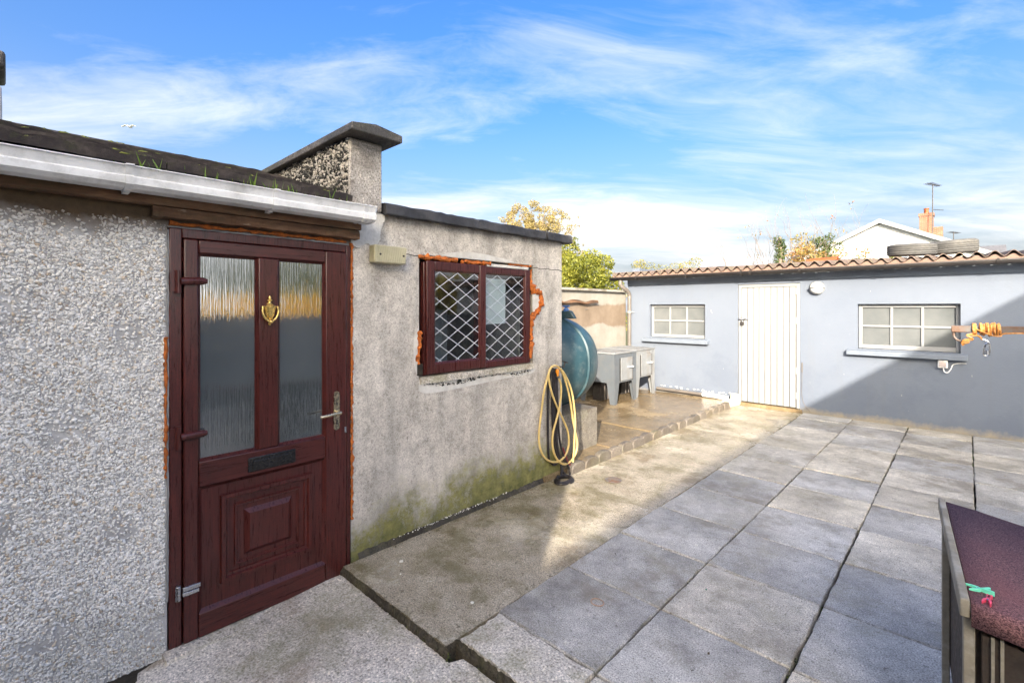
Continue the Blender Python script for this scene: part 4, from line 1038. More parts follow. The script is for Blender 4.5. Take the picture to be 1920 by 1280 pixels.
# what is seen through the window
m_ = MB(); m_.box(-3.95, 2.22, .02, -3.32, 2.66, 1.545); fr = thing('white_cupboard', 'tall white cupboard standing inside behind the lattice window', 'cupboard', (-3.6, 2.45, .02)); m_.build('body', WPAINT, fr, bevel=.01)
m_ = MB(); m_.box(-3.316, 2.235, .10, -3.300, 2.645, 1.53); m_.build('door', WPAINT, fr, bevel=.004)
m_ = MB(); m_.box(-3.298, 2.60, .85, -3.280, 2.615, 1.0); m_.build('handle', STEEL, fr, bevel=.003)
m_ = MB(); m_.box(wx - .034, 2.588, 1.425, wx - .031, 2.850, 1.792); cd = m_.build('white_card', PAPERM); tag(cd, 'plain white card propped against the inside of the right lattice pane', 'card')
# ================================================================== TANK ON ITS PLINTH
m_ = MB(); grid_slab(m_, -4.4, -2.985, 3.62, 4.515, .455, .5, 20, 14, .004, 12, .006); pl = m_.build('tank_plinth', m_concrete('plinth_concrete', (0.11, 0.098, 0.08), (0.24, 0.215, 0.18), moss=0.4, wet=0.2, grain=90), smooth=True)
tag(pl, 'rough concrete block plinth under the green oil tank', 'plinth')
TK = thing('oil_tank', 'bulging green plastic oil tank with raised seam on concrete plinth', 'oil tank', (-3.62, 4.10, .455))
def superell(cx, cy, cz, a, b, c, n, nu=56, nv=40, flat=None):
    vs = []; fs = []
    sg = lambda w, m: math.copysign(abs(w) ** m, w)
    for j in range(nv + 1):
        ph = -pi / 2 + pi * j / nv
        for i in range(nu):
            th = 2 * pi * i / nu; e = 2 / n
            x = cx + a * sg(cos(ph), e) * sg(cos(th), e); y = cy + b * sg(cos(ph), e) * sg(sin(th), e); z = cz + c * sg(sin(ph), e)
            vs.append((x, y, max(z, flat) if flat else z))
    for j in range(nv):
        for i in range(nu): a_ = j * nu + i; b_ = j * nu + (i + 1) % nu; fs.append((a_, b_, b_ + nu, a_ + nu))
    return vs, fs
m_ = MB(); m_.add(*superell(-3.57, 4.10, .975, .76, .54, .515, 2.35, flat=.462)); m_.build('body', TANK, TK, smooth=True)
# parting seam that runs round the length of the tank
m_ = MB(); prof = []
sg = lambda w, m: math.copysign(abs(w) ** m, w)
for k in range(72):
    th = 2 * pi * k / 72; prof.append((-3.57 + .776 * sg(cos(th), 2 / 2.35), .975 + .528 * sg(sin(th), 2 / 2.35)))
n = len(prof); vs = [(x, 4.10 - .006, max(z, .462)) for x, z in prof] + [(x, 4.10 + .006, max(z, .462)) for x, z in prof] + [(-3.57 + (x + 3.57) * .97, 4.10 + s_ * .018, max(.47, .975 + (z - .975) * .97)) for s_ in (-1, 1) for x, z in prof]
fs = []
for k in range(n): q = (k + 1) % n; fs += [(k, q, n + q, n + k), (2 * n + k, 2 * n + q, q, k), (n + k, n + q, 3 * n + q, 3 * n + k)]
m_.add(vs, fs); m_.build('seam', TANK, TK, smooth=True)
m_ = MB(); m_.prism([(-3.9, 4.075, 1.44), (-2.97, 4.075, 1.44), (-3.03, 4.075, 1.525), (-3.88, 4.075, 1.525)], (0, .05, 0)); m_.build('top_rib', TANK, TK, bevel=.012)
m_ = MB(); m_.lathe([(.03, 0), (.03, .03), (.016, .035), (.016, .06), (.0, .06)], (-3.10, 4.10, 1.515), (0, 0, 1), 14); m_.box(-3.14, 4.085, 1.562, -3.06, 4.115, 1.580); m_.build('filler_cap', BLUEPL, TK, bevel=.004)

# ================================================================== BOILERS
def boiler(name, label, loc, BOILER):
    b = thing(name, label, 'boiler', (0, 0, 0)); W_, D_ = .66, .62     # D_ along -x
    zb, zt = .325, .775
    m_ = MB(); m_.box(-D_, 0, zb, 0, W_, zt); m_.build('body', BOILER, b, bevel=.006)
    m_ = MB(); m_.box(-D_ - .012, -.012, zt + .002, .014, W_ + .012, zt + .028); m_.build('lid', BOILTOP, b, bevel=.008)
    m_ = MB(); m_.box(-D_ * .7, .12, zt + .029, -.12, W_ - .16, zt + .036); m_.build('lid_plate', BOILTOP, b, bevel=.003)
    for (x, y, dx, dy) in ((0, 0, -1, 1), (0, W_, -1, -1), (-D_, 0, 1, 1), (-D_, W_, 1, -1)):
        # corner leg: an angle plate, broad at the body and narrow at the foot
        m_ = MB(); t = .004
        for ax in (0, 1):
            wt, wb_ = .135, .075
            if ax == 0: pts = [(x, y, zt - .002), (x, y + dy * wt, zt - .002), (x, y + dy * wt, zb), (x, y + dy * wb_, 0), (x, y, 0)]; ex_ = (-dx * t, 0, 0)
            else: pts = [(x - dx * t, y, zt - .002), (x + dx * wt, y, zt - .002), (x + dx * wt, y, zb), (x + dx * wb_, y, 0), (x - dx * t, y, 0)]; ex_ = (0, -dy * t, 0)
            m_.prism(pts, ex_)
        m_.build('leg', BOILER, b)
    m_ = MB(); m_.box(.005, .175, zb + .03, .016, .530, zt - .06); m_.build('door', BOILTOP, b, bevel=.004)
    m_ = MB(); m_.box(.005, .150, zb + .02, .010, .172, zt - .07); m_.box(.005, .535, zb + .02, .010, .555, zt - .07); m_.build('vent_slot', DARKMET, b)
    m_ = MB(); m_.tube([(.016, .39, .56), (.045, .39, .56), (.045, .50, .56), (.016, .50, .56)], .011, 8); m_.build('handle', WPLAST, b)
    for yy in (.2, .3, .42):
        m_ = MB(); m_.tube([(-.30, yy, zb), (-.30, yy, .02)], .009, 8); m_.build('pipe', PIPE, b)
    m_ = MB(); m_.box(-.5, .15, .0, -.34, .5, zb - .01); m_.build('sump', DARKMET, b, bevel=.01)
    b.location = loc; return b
bl = boiler('outdoor_boiler', 'grey metal boiler on splayed legs, the one next to the green oil tank', (-3.93, 6.42, .052), BOILER)
b2 = boiler('outdoor_boiler', 'whiter metal boiler on legs, between its grey twin and the pale blue wall', (-3.985, 7.17, .052), BOILTOP)
bl['group'] = b2['group'] = 'outdoor boilers'

# ================================================================== YARD WALL (left rear)
YW = thing('yard_wall', 'sunlit yard wall with patchy whitewash and a flat concrete coping behind the oil tank', 'wall', (-4.8, 6, 0))
m_ = MB(); m_.box(-4.92, 3.0, -.2, -4.70, 8.095, 1.832); m_.build('wall', YARDW, YW, bevel=.01)
m_ = MB(); m_.box(-4.99, 3.0, 1.834, -4.645, 8.05, 1.880); m_.build('coping', CONC_GREY, YW, bevel=.01)
m_ = MB(); vs = []; n = 64                       # scalloped strip of old corrugated roofing left in the wall
for i in range(n + 1):
    y = 4.2 + 2.85 * i / n; z = 1.675 + .022 * math.sin(y * 11) - .03 * (y - 4.2) / 2.85; vs += [(-4.702, y, z + .020), (-4.640, y, z + .014), (-4.630, y, z - .020 - .012 * math.sin(y * 11)), (-4.702, y, z - .02)]
m_.add(vs, [(i * 4 + k, i * 4 + (k + 1) % 4, i * 4 + 4 + (k + 1) % 4, i * 4 + 4 + k) for i in range(n) for k in range(4)]); m_.build('flashing', PEEL, YW)
for (y, z) in ((6.15, 1.50), (6.75, 1.52), (5.45, 1.47)):
    m_ = MB(); m_.tube([(-4.70, y, z), (-4.64, y + .02, z + .03)], .006, 6); m_.build('nail', RUST, YW)

# ================================================================== STORE ACROSS THE YARD
FY = 8.10
ST = thing('garden_store', 'long low pale blue store with corrugated roof, white plank door and two windows', 'outbuilding', (-1, 8.2, 0))
WA = (-4.215, -3.200, 1.020, 1.612); WB = (-1.093, -.052, .990, 1.606); DX0, DX1 = -2.668, -1.792
mb = MB(); wall_grid(mb, [-4.66, WA[0], WA[1], DX0, DX1, WB[0], WB[1], 4.2], [-.2, .045, WB[2], WA[2], WB[3], WA[3], 1.925, 2.12], [WA, WB, (DX0, DX1, .045, 1.925)], FY, FY + .16, 'y')
mb.box(-4.66, FY + .163, -.2, -4.5, 11.6, 2.3); mb.box(4.05, FY + .163, -.2, 4.2, 11.6, 2.3); mb.box(-4.49, 11.45, -.2, 4.04, 11.6, 2.45)
mb.build('wall', BLUE, ST)
m_ = MB(); m_.box(-4.66, FY - .022, 1.972, 4.2, FY - .002, 2.115); m_.build('fascia', SILL, ST, bevel=.003)
def store_window(W4, lab):
    x0, x1, z0, z1 = W4; yf = FY + .075
    f = MB(); t = .045
    f.box(x0 + .004, yf, z0 + .004, x0 + t, yf + .05, z1 - .004); f.box(x1 - t, yf, z0 + .004, x1 - .004, yf + .05, z1 - .004)
    f.box(x0 + t, yf, z0 + .004, x1 - t, yf + .05, z0 + .06); f.box(x0 + t, yf, z1 - .05, x1 - t, yf + .05, z1 - .004)
    w = f.build('window', WPAINT, ST, bevel=.005)
    xs = [x0 + t + (x1 - x0 - 2 * t) * k / 3 for k in range(4)]; zs = [z0 + .06, (z0 + z1) / 2 + .005, z1 - .05]
    for k in (1, 2): m_ = MB(); m_.box(xs[k] - .014, yf + .006, zs[0], xs[k] + .014, yf + .046, zs[2]); m_.build('glazing_bar', WPAINT, w, bevel=.004)
    for k in range(3): m_ = MB(); m_.box(xs[k] + .0145 * (k > 0), yf + .006, zs[1] - .014, xs[k + 1] - .0145 * (k < 2), yf + .046, zs[1] + .014); m_.build('glazing_bar', WPAINT, w, bevel=.004)
    for k in range(3):
        for j in range(2): m_ = MB(); m_.box(xs[k] + .002, yf + .026, zs[j] + .002, xs[k + 1] - .002, yf + .030, zs[j + 1] - .002); m_.build('pane', FROST, w)
    return w
store_window(WA, ''); store_window(WB, '')
for (x0, x1, zt) in ((WA[0] - .115, WA[1] + .07, WA[2] - .003), (WB[0] - .12, WB[1] + .065, WB[2] - .003)):
    m_ = MB(); m_.prism([(x0, FY - .085, zt - .082), (x0, FY - .085, zt - .018), (x0, FY + .07, zt), (x0, FY + .07, zt - .082)], (x1 - x0, 0, 0)); m_.build('sill', SILL, ST, bevel=.006)
# plank door
d = MB(); yd = FY - .012
d.box(DX0 + .004, yd + .012, .05, DX0 + .052, yd + .08, 1.918); d.box(DX1 - .050, yd + .012, .05, DX1 - .004, yd + .08, 1.918); d.box(DX0 + .052, yd + .012, 1.872, DX1 - .050, yd + .08, 1.918)
dd = d.build('door', WPAINT, ST, bevel=.005)
nb_ = 9; px0, px1 = DX0 + .056, DX1 - .054; pwid = (px1 - px0) / nb_
for k in range(nb_):
    m_ = MB(); dy = rr.uniform(-.0015, .0015); m_.box(px0 + pwid * k + .0035, yd + dy, .062, px0 + pwid * (k + 1) - .0035, yd + .025 + dy, 1.868); m_.build('plank', WPAINT, dd, bevel=.004)
m_ = MB(); m_.box(px0, yd + .028, .062, px1, yd + .034, 1.868); m_.build('door_back', SOIL, dd)
for zh in (1.80, 1.36, .61, .24):
    m_ = MB(); m_.tube([(DX1 - .052, yd - .006, zh - .05), (DX1 - .052, yd - .006, zh + .05)], .007, 8); m_.box(DX1 - .05, yd - .003, zh - .05, DX1 - .034, yd + .011, zh + .05); m_.build('hinge', WPAINT, dd)
m_ = MB(); zl = 1.375; m_.box(px0 - .045, yd - .012, zl - .014, px0 + .10, yd - .003, zl + .014); m_.tube([(px0 - .04, yd - .018, zl), (px0 + .11, yd - .018, zl)], .008, 8); m_.tube([(px0 + .06, yd - .018, zl), (px0 + .06, yd - .05, zl)], .007, 8)
m_.tube([(px0 + .015, yd - .02, zl), (px0 + .015, yd - .02, zl - .045)], .006, 6); m_.build('bolt', STEEL, dd)
m_ = MB(); m_.tube(catmull([(px0 + .0, yd - .02, zl - .05), (px0 + .0, yd - .02, zl - .025), (px0 + .015, yd - .022, zl - .015), (px0 + .03, yd - .02, zl - .025), (px0 + .03, yd - .02, zl - .05)], 4), .004, 6); m_.box(px0 - .012, yd - .032, zl - .098, px0 + .042, yd - .01, zl - .05); m_.build('padlock', DARKMET, dd, bevel=.003)
m_ = MB(); grid_slab(m_, DX0 - .03, DX1 + .03, FY - .03, FY + .15, .047, .1, 20, 4, .003, 15, .003); m_.build('doorstep', CONC_PAD, ST, smooth=True)
for (x, z, r_, sd) in ((-3.10, 1.50, .022, 1), (-3.085, 1.47, .012, 2), (-1.25, .62, .010, 3), (.05, .72, .014, 4), (-.62, .40, .012, 5), (-.95, 1.78, .009, 6), (-2.9, .55, .010, 7)):
    q = random.Random(sd); m_ = MB(); m_.prism([(x + r_ * .45 * cos(2 * pi * k / 8) * q.uniform(.6, 1.2), FY + .001, z + r_ * 1.2 * sin(2 * pi * k / 8) * q.uniform(.6, 1.2)) for k in range(8)], (0, -.003, 0)); m_.build('paint_flake', WPAINT, ST)
# roof sheets: real corrugations, a fringe of filler below them
RP = .070; pitch = .150; rz = 2.178; ry = FY - .25
def sheet(nw):
    n_ = nw * 10; vs = []; fs = []
    rows = [0, 1.2, 2.4, 3.75]
    for lay, off in ((0, 0.0), (1, -.007)):
        for yy in rows:
            for i in range(n_ + 1): x = pitch * i / 10; vs.append((x, yy, yy * RP + .032 * cos(2 * pi * i / 10) + off))
    w = n_ + 1; R_ = len(rows)
    for lay in (0, 1):
        for j in range(R_ - 1):
            for i in range(n_):
                a = lay * R_ * w + j * w + i; f = (a, a + 1, a + w + 1, a + w); fs.append(f if lay == 0 else f[::-1])
    for i in range(n_): a = i; b = R_ * w + i; fs.append((a, b, b + 1, a + 1)); a += (R_ - 1) * w; b += (R_ - 1) * w; fs.append((a, a + 1, b + 1, b))
    m_ = bpy.data.meshes.new('roof_sheet'); m_.from_pydata(vs, [], fs); m_.update(); m_.materials.append(SHEET); m_.polygons.foreach_set('use_smooth', [True] * len(fs))
    try: m_.set_sharp_from_angle(angle=R(50))
    except Exception: pass
    return m_
sm = sheet(7)
for k in range(10): share(sm, 'roof_sheet', (-4.86 + .90 * k, ry + rr.uniform(-.006, .006), rz + (.008 if k % 2 else 0)), ST)
m_ = MB(); vs = []; n = 620
for i in range(n + 1):
    x = -4.86 + 9.0 * i / n; zt = rz + .019 * cos(2 * pi * (x + 4.86) / pitch) - .022; vs += [(x, ry + .030, rz - .075), (x, ry + .030, zt), (x, ry + .042, zt), (x, ry + .042, rz - .075)]
m_.add(vs, [(i * 4 + k, i * 4 + 4 + k, i * 4 + 4 + (k + 1) % 4, i * 4 + (k + 1) % 4) for i in range(n) for k in range(4)]); m_.build('eaves_filler', FILLER, ST)
# half round gutter
m_ = MB(); n = 12; vs = []; gy, gz, gr = ry + .012, rz - .062, .058
pr = [(gy + gr * cos(pi + pi * k / n), gz + gr * sin(pi + pi * k / n)) for k in range(n + 1)]
vs = [(-4.88, a, b) for a, b in pr] + [(4.2, a, b) for a, b in pr]; m_.add(vs, [(i, n + 1 + i, n + 2 + i, i + 1) for i in range(n)]); m_.prism([(-4.884, a, b) for a, b in pr], (.004, 0, 0)); gt = m_.build('gutter', BROWNPL, ST, smooth=True, solid=.004)
for xb in (-4.35, -3.43, -2.55, -2.42, -1.75, -.78, .25, 1.2):
    m_ = MB(); pr2 = [(gy + (gr + .005) * cos(pi + pi * k / n), gz + (gr + .005) * sin(pi + pi * k / n)) for k in range(n + 1)]
    vs = [(xb, a, b) for a, b in pr2] + [(xb + .028, a, b) for a, b in pr2]; m_.add(vs, [(i, n + 1 + i, n + 2 + i, i + 1) for i in range(n)]); m_.box(xb + .004, gy - gr - .008, gz - .004, xb + .024, gy - gr + .004, gz + .010); m_.build('gutter_bracket', BROWNPL, gt, solid=.005)
m_ = MB(); xp = -4.60; m_.tube(catmull([(xp - .08, gy, gz - gr), (xp - .08, gy, gz - .13), (xp - .05, gy + .04, gz - .19), (xp - .01, gy + .14, gz - .26), (xp, FY - .055, gz - .34), (xp, FY - .055, gz - .50), (xp, FY - .055, .06)], 6), .036, 14); dp = m_.build('downpipe', PIPE, ST, smooth=True)
for zc in (1.47, .75): m_ = MB(); m_.tube([(xp, FY - .055, zc - .016), (xp, FY - .055, zc + .016)], .043, 14); m_.box(xp - .07, FY - .02, zc - .012, xp + .07, FY - .003, zc + .012); m_.build('pipe_clip', WPAINT, dp)
m_ = MB(); m_.tube([(-4.05, FY - .05, .105), (-3.22, FY - .05, .095)], .028, 10); m_.build('waste_pipe', PIPE, ST, smooth=True)
m_ = MB(); m_.tube([(-3.22, FY - .05, .095), (-2.98, FY - .055, .092)], .037, 12); m_.tube([(-2.98, FY - .055, .092), (-2.80, FY - .07, .080)], [.040, .038], 12); m_.build('waste_pipe', WPLAST, ST, smooth=True)
# lumps of white mortar where the wall meets the ground
m_ = MB(); q = random.Random(3)
for k in range(26): x = -4.0 + 1.3 * q.random(); cushion(m_, (x, FY - .004, .13 + .03 * q.random()), .012 + .012 * q.random(), k)
tag(m_.build('mortar_crumbs', PLASTER, ST), kind='stuff')
m_ = MB(); m_.prism([(-2.80, 7.70, 0), (-2.66, 7.68, 0), (-2.60, 7.86, 0), (-2.62, 7.98, 0), (-2.78, 7.95, 0)], (0, 0, .10)); m_.prism([(-2.74, 7.90, .0), (-2.60, 7.88, 0), (-2.60, 8.03, 0), (-2.74, 8.04, 0)], (.01, .005, .185)); wb_ = m_.build('white_mortar_block', simple('white_lime_mortar', (0.50, 0.47, 0.39), .8, .08, 9, bump=.5, bscale=30), bevel=.03, segs=3); tag(wb_, 'lumpy white mortar block at the far end of the scalloped edging', 'mortar block')

# fittings on the store wall
LT = thing('bulkhead_light', 'round white bulkhead lamp on the blue wall right of the plank door', 'lamp', (-1.572, FY, 1.84))
m_ = MB(); m_.lathe([(.0, 0), (.096, 0), (.098, .03), (.09, .045), (0, .045)], (-1.572, FY - .001, 1.84), (0, -1, 0), 28); m_.build('base', WPAINT, LT, smooth=True)
m_ = MB(); m_.lathe([(.082, .045), (.080, .07), (.062, .098), (.034, .115), (0, .120)], (-1.572, FY, 1.84), (0, -1, 0), 28); m_.build('globe', simple('opal_glass', (.72, .72, .70), .15, .04, 8), LT, smooth=True)
m_ = MB(); m_.tube(catmull([(-1.67, FY - .045, 1.84), (-1.63, FY - .12, 1.845), (-1.572, FY - .135, 1.848), (-1.51, FY - .12, 1.845), (-1.475, FY - .045, 1.84)], 5), .006, 8); m_.build('guard', WPAINT, LT)
SK = thing('outdoor_socket', 'small white outdoor socket box with grey cable under the right window sill', 'socket', (-.215, FY, .85))
m_ = MB(); m_.box(-.262, FY - .055, .80, -.168, FY - .001, .895); m_.build('box', WPLAST, SK, bevel=.008)
m_ = MB(); m_.box(-.250, FY - .064, .815, -.182, FY - .0555, .882); m_.build('cover', simple('grey_pink_cover', (.42, .36, .34), .4), SK, bevel=.004)
m_ = MB(); m_.tube(catmull([(-.21, FY - .03, .80), (-.20, FY - .03, .755), (-.17, FY - .02, .745), (-.14, FY - .02, .79), (-.12, FY - .012, .845), (-.06, FY - .012, .868), (0, FY - .012, .87)], 6), .0055, 8); m_.build('cable', WPLAST, SK, smooth=True)
m_ = MB(); m_.tube(catmull([(-1.765, FY - .006, .60), (-1.768, FY - .006, .42), (-1.772, FY - .006, .30), (-1.755, FY - .006, .18), (-1.72, FY - .008, .10), (-1.66, FY - .02, .03)], 6), .0032, 6); m_.box(-1.772, FY - .012, .60, -1.758, FY - .001, .74)
tag(m_.build('wall_cable', PIPE), 'thin grey cable running down the blue wall beside the plank door', 'cable')

# ridge odds and ends on the roof
def tyre(label, c, tilt, rad=.315, wid=.185):
    t = thing('car_tyre', label, 'tyre', c, 'old tyres weighing down the roof')
    pr = [(rad * .60, -.07), (rad * .66, -wid / 2 * .95), (rad * .86, -wid / 2), (rad * .965, -wid / 2 * .82)]
    for z in (-.062, -.050, -.048, -.040, -.016, -.014, -.008, .008, .014, .016, .040, .048, .050, .062):
        gv = abs(z) in (.048, .014) ; pr.append((rad * (0.965 if (abs(abs(z) - .048) < .003 or abs(abs(z) - .012) < .005) and gv else 1.0), z))
    pr += [(rad * .965, wid / 2 * .82), (rad * .86, wid / 2), (rad * .66, wid / 2 * .95), (rad * .60, .07)]
    m_ = MB(); m_.lathe(pr, c, (0, 0, 1), 64); m_.f = m_.f[:-2]; o = m_.build('tread', RUBBER, t, smooth=True)
    m_ = MB(); m_.lathe([(rad * .60, .07), (rad * .575, .04), (rad * .575, -.04), (rad * .60, -.07)], c, (0, 0, 1), 48); m_.f = m_.f[:-2]; m_.build('bead', BLACKR, t, smooth=True)
    t.rotation_euler = tilt; return t
pA = at(1709, 467, y=8.9); pB = at(1786, 464, y=9.6); pA.z = rz + .032 + .07 * (8.9 - ry) + .095; pB.z = rz + .032 + .07 * (9.6 - ry) + .115
tyre('old car tyre lying on the roof, the left one nearer the terracotta tile', (pA.x, pA.y, pA.z), (R(4), 0, R(20)), .28, .17)
tyre('old car tyre lying on the corrugated roof, the one nearest the brick chimney', (pB.x, pB.y, pB.z), (R(4), R(-2), 0), .285, .20)
pT = at(1540, 474, y=8.9); pT.z = rz + .07 * (8.9 - ry) + .085; m_ = MB(); pr = []
for k in range(9): a = pi * (.15 + .7 * k / 8); pr.append((pT.x - .2, pT.y + .11 * cos(a), pT.z - .10 + .10 * sin(a)))
for k in range(8, -1, -1): a = pi * (.15 + .7 * k / 8); pr.append((pT.x - .2, pT.y + .095 * cos(a), pT.z - .10 + .083 * sin(a)))
m_.prism(pr, (.42, .02, .02)); tag(m_.build('terracotta_tile', TERRA, bevel=.004), 'single orange terracotta ridge tile lying on the corrugated roof', 'tile')

# ================================================================== JUNCTION BOX, HOSE, ROPES
JB = thing('junction_box', 'cream ribbed plastic box screwed to the wall above the door corner', 'junction box', (WX, 1.71, 1.90))
m_ = MB(); m_.box(WX + .001, 1.578, 1.842, WX + .070, 1.815, 1.956); m_.build('case', CREAM, JB, bevel=.008)
m_ = MB()
for k in range(13): y = 1.592 + .0165 * k; m_.prism([(WX + .0705, y, 1.85), (WX + .0705, y + .010, 1.85), (WX + .0705, y + .026, 1.948), (WX + .0705, y + .016, 1.948)], (.0025, 0, 0))
m_.build('ribbed_cover', CREAM, JB)
for y in (1.618, 1.790): m_ = MB(); m_.lathe([(.0, 0), (.007, 0), (.006, .004), (0, .004)], (WX + .073, y, 1.897), (1, 0, 0), 10); m_.build('screw', DARKMET, JB)

def zp(zx, zy, x): u = 1000 + zx / 4.743; v = 660 + zy / 4.743; return at(u, v, x=x)
HK = thing('wall_hook', 'dark iron T shaped hook near the outhouse corner holding the hose', 'hook', tuple(zp(215, 120, WX)))
m_ = MB(); a = zp(215, 120, WX); m_.tube([a + Vector((-.01, 0, -.01)), a + Vector((.075, 0, -.005)), a + Vector((.085, 0.005, .045))], .007, 8); m_.tube([a + Vector((.085, -.035, .052)), a + Vector((.085, .045, .030))], .006, 8); m_.build('bracket', DARKMET, HK)
HS = thing('garden_hose', 'looped pale yellow garden hose with orange fittings hanging at the outhouse corner', 'hose', tuple(zp(215, 125, WX)))
A_ = [(215, 128, .052), (185, 120, .050), (150, 150, .048), (120, 245, .042), (92, 370, .036), (68, 560, .032), (50, 730, .030), (60, 850, .032), (100, 935, .036), (165, 975, .040), (235, 965, .044), (290, 905, .046), (315, 810, .048), (305, 700, .048), (265, 600, .050), (222, 510, .054), (180, 410, .056), (148, 300, .056), (136, 205, .054), (155, 140, .056), (190, 122, .06), (225, 135, .062), (265, 200, .064), (300, 310, .064), (328, 440, .062), (350, 590, .060), (375, 720, .058), (390, 810, .056), (375, 900, .054), (330, 970, .052), (275, 996, .050), (225, 968, .048), (185, 900, .048), (168, 800, .050), (178, 700, .052), (205, 600, .06), (232, 490, .064), (246, 380, .064), (245, 290, .064), (228, 235, .062)]
m_ = MB(); m_.tube(catmull([zp(a, b, WX + c) for a, b, c in A_], 6), .0098, 10); m_.build('hose', HOSE, HS, smooth=True)
B_ = [(230, 140, .070), (268, 180, .074), (310, 260, .074), (343, 360, .072), (362, 480, .070), (372, 620, .068), (366, 780, .068), (360, 880, .066), (352, 975, .062)]
m_ = MB(); m_.tube(catmull([zp(a, b, WX + c) for a, b, c in B_], 6), .0098, 10); m_.build('hose', HOSE, HS, smooth=True)
def fitting(p0, p1, nm):
    m_ = MB(); d_ = (p1 - p0); m_.lathe([(0, 0), (.013, 0), (.016, .006), (.016, d_.length * .6), (.012, d_.length * .68), (.012, d_.length), (0, d_.length)], p0, d_, 14); m_.build(nm, ORANGE, HS, smooth=True)
fitting(zp(212, 152, WX + .066), zp(218, 212, WX + .066), 'connector'); fitting(zp(351, 1030, WX + .06), zp(352, 985, WX + .06), 'connector')
m_ = MB(); m_.lathe([(0, 0), (.014, 0), (.016, .012), (.012, .024), (0, .024)], zp(218, 208, WX + .066), zp(228, 240, WX + .066) - zp(218, 208, WX + .066), 14); m_.build('collar', PIPE, HS, smooth=True)
RP_ = thing('black_hose', 'bundle of thin black rubber hose hanging under the yellow one, ending coiled on the ground', 'hose', tuple(zp(200, 140, WX)))
for pts in ([(178, 140, .045), (135, 280, .022), (130, 500, .018), (130, 760, .018), (138, 940, .020), (160, 985, .024), (190, 1000, .03), (235, 960, .036)],
            [(185, 145, .050), (172, 300, .030), (168, 520, .028), (182, 760, .028), (205, 905, .032), (245, 990, .04), (262, 1060, .06), (300, 1100, .08)],
            [(190, 145, .045), (190, 300, .034), (185, 560, .030), (200, 780, .030), (232, 940, .034), (250, 1040, .05), (245, 1110, .07)],
            [(205, 150, .050), (212, 320, .034), (218, 540, .032), (232, 760, .034), (262, 900, .04), (300, 990, .05), (325, 1060, .07), (318, 1120, .09)],
            [(198, 145, .042), (200, 420, .026), (206, 700, .026), (225, 900, .030), (280, 970, .04)]):
    m_ = MB(); m_.tube(catmull([zp(a, b, WX + c) for a, b, c in pts], 8), .0105, 8); m_.build('strand', BLACKR, RP_, smooth=True)
cc = at(1057, 901, z=.012); cp = []
for k in range(40): a = 2 * pi * k / 14; rr_ = .085 - .0006 * k; cp.append((cc.x + rr_ * cos(a) * .9, cc.y + rr_ * sin(a) * 1.2, .012 + .011 * (k // 14)))
m_ = MB(); m_.tube(cp, .0105, 8); m_.build('coil', BLACKR, RP_, smooth=True)
m_ = MB(); m_.tube(catmull([zp(262, 850, WX + .03), zp(285, 920, WX + .04), zp(310, 985, WX + .05), zp(330, 1000, WX + .06)], 6), .009, 8); m_.build('red_lead', simple('dark_red_cable', (.16, .012, .02), .5), RP_, smooth=True)

# drain cover and litter
p = at(1150, 900, z=.004); DC = thing('drain_cover', 'small rusty oval drain cover set in the wet concrete path', 'drain cover', tuple(p))
m_ = MB(); m_.lathe([(0, 0), (.072, 0), (.076, .004), (.068, .008), (0, .008)], p, (0, 0, 1), 24); m_.build('plate', RUST, DC); m_ = MB()
for k in range(3): m_.box(p.x - .05, p.y - .03 + .026 * k, p.z + .0085, p.x + .05, p.y - .022 + .026 * k, p.z + .012)
m_.build('rib', RUST, DC)
def scrap(u, v, z, s, label, name='white_chip', mat=SCRAP, cat='litter', seed=0):
    q = random.Random(seed + int(u)); p = at(u, v, z=z); m_ = MB(); pr = [(p.x + s * cos(2 * pi * k / 7) * q.uniform(.6, 1.1), p.y + s * sin(2 * pi * k / 7) * q.uniform(.5, 1.0), p.z) for k in range(7)]
    m_.prism(pr, (s * .1, s * .1, s * .55)); return tag(m_.build(name, mat, bevel=s * .12), label, cat, 'litter on the ground')
scrap(752, 1053, .003, .015, 'white chip of plaster on the mossy concrete near the outhouse wall foot')
scrap(885, 1130, .003, .011, 'white crumb on the concrete a little above the dark step gap')
scrap(751, 1076, .003, .006, 'tiny white speck on the concrete below a bigger white chip', seed=3)
scrap(650, 1088, -.08, .016, 'pale green pebble lying at the end of the doorstep', 'pebble', simple('greenish_pebble', (.42, .47, .42), .5), 'pebble')
scrap(866, 1258, -.082, .020, 'crumpled clear wrapper on the landing beside the dark step gap', 'plastic_wrapper', simple('crumpled_film', (.42, .43, .45), .12, .2, 40), 'litter')
scrap(1060, 1204, .012, .009, 'white curved flake on the corner paving slab with the rubber ring', 'white_flake', SCRAP)
scrap(1306, 1022, .008, .010, 'dark and white bird dropping flake on a grey paving slab', 'flake', SCRAP, seed=5)
scrap(1324, 1105, .008, .006, 'small green shard of glass on a grey paving slab', 'glass_shard', simple('green_shard', (.05, .20, .13), .15), 'litter', seed=6)
scrap(1243, 1030, .008, .006, 'small white chip at a paving joint near the concrete path', 'white_chip', SCRAP, seed=7)
p = at(1120, 1128, z=.012); m_ = MB(); m_.tube([(p.x + .030 * cos(2 * pi * k / 24) * 1.15, p.y + .030 * sin(2 * pi * k / 24), p.z) for k in range(25)], .0028, 6, cap=False); tag(m_.build('rubber_ring', RING, smooth=True), 'faded orange rubber ring lying on the first grey paving slab', 'ring', 'litter on the ground')
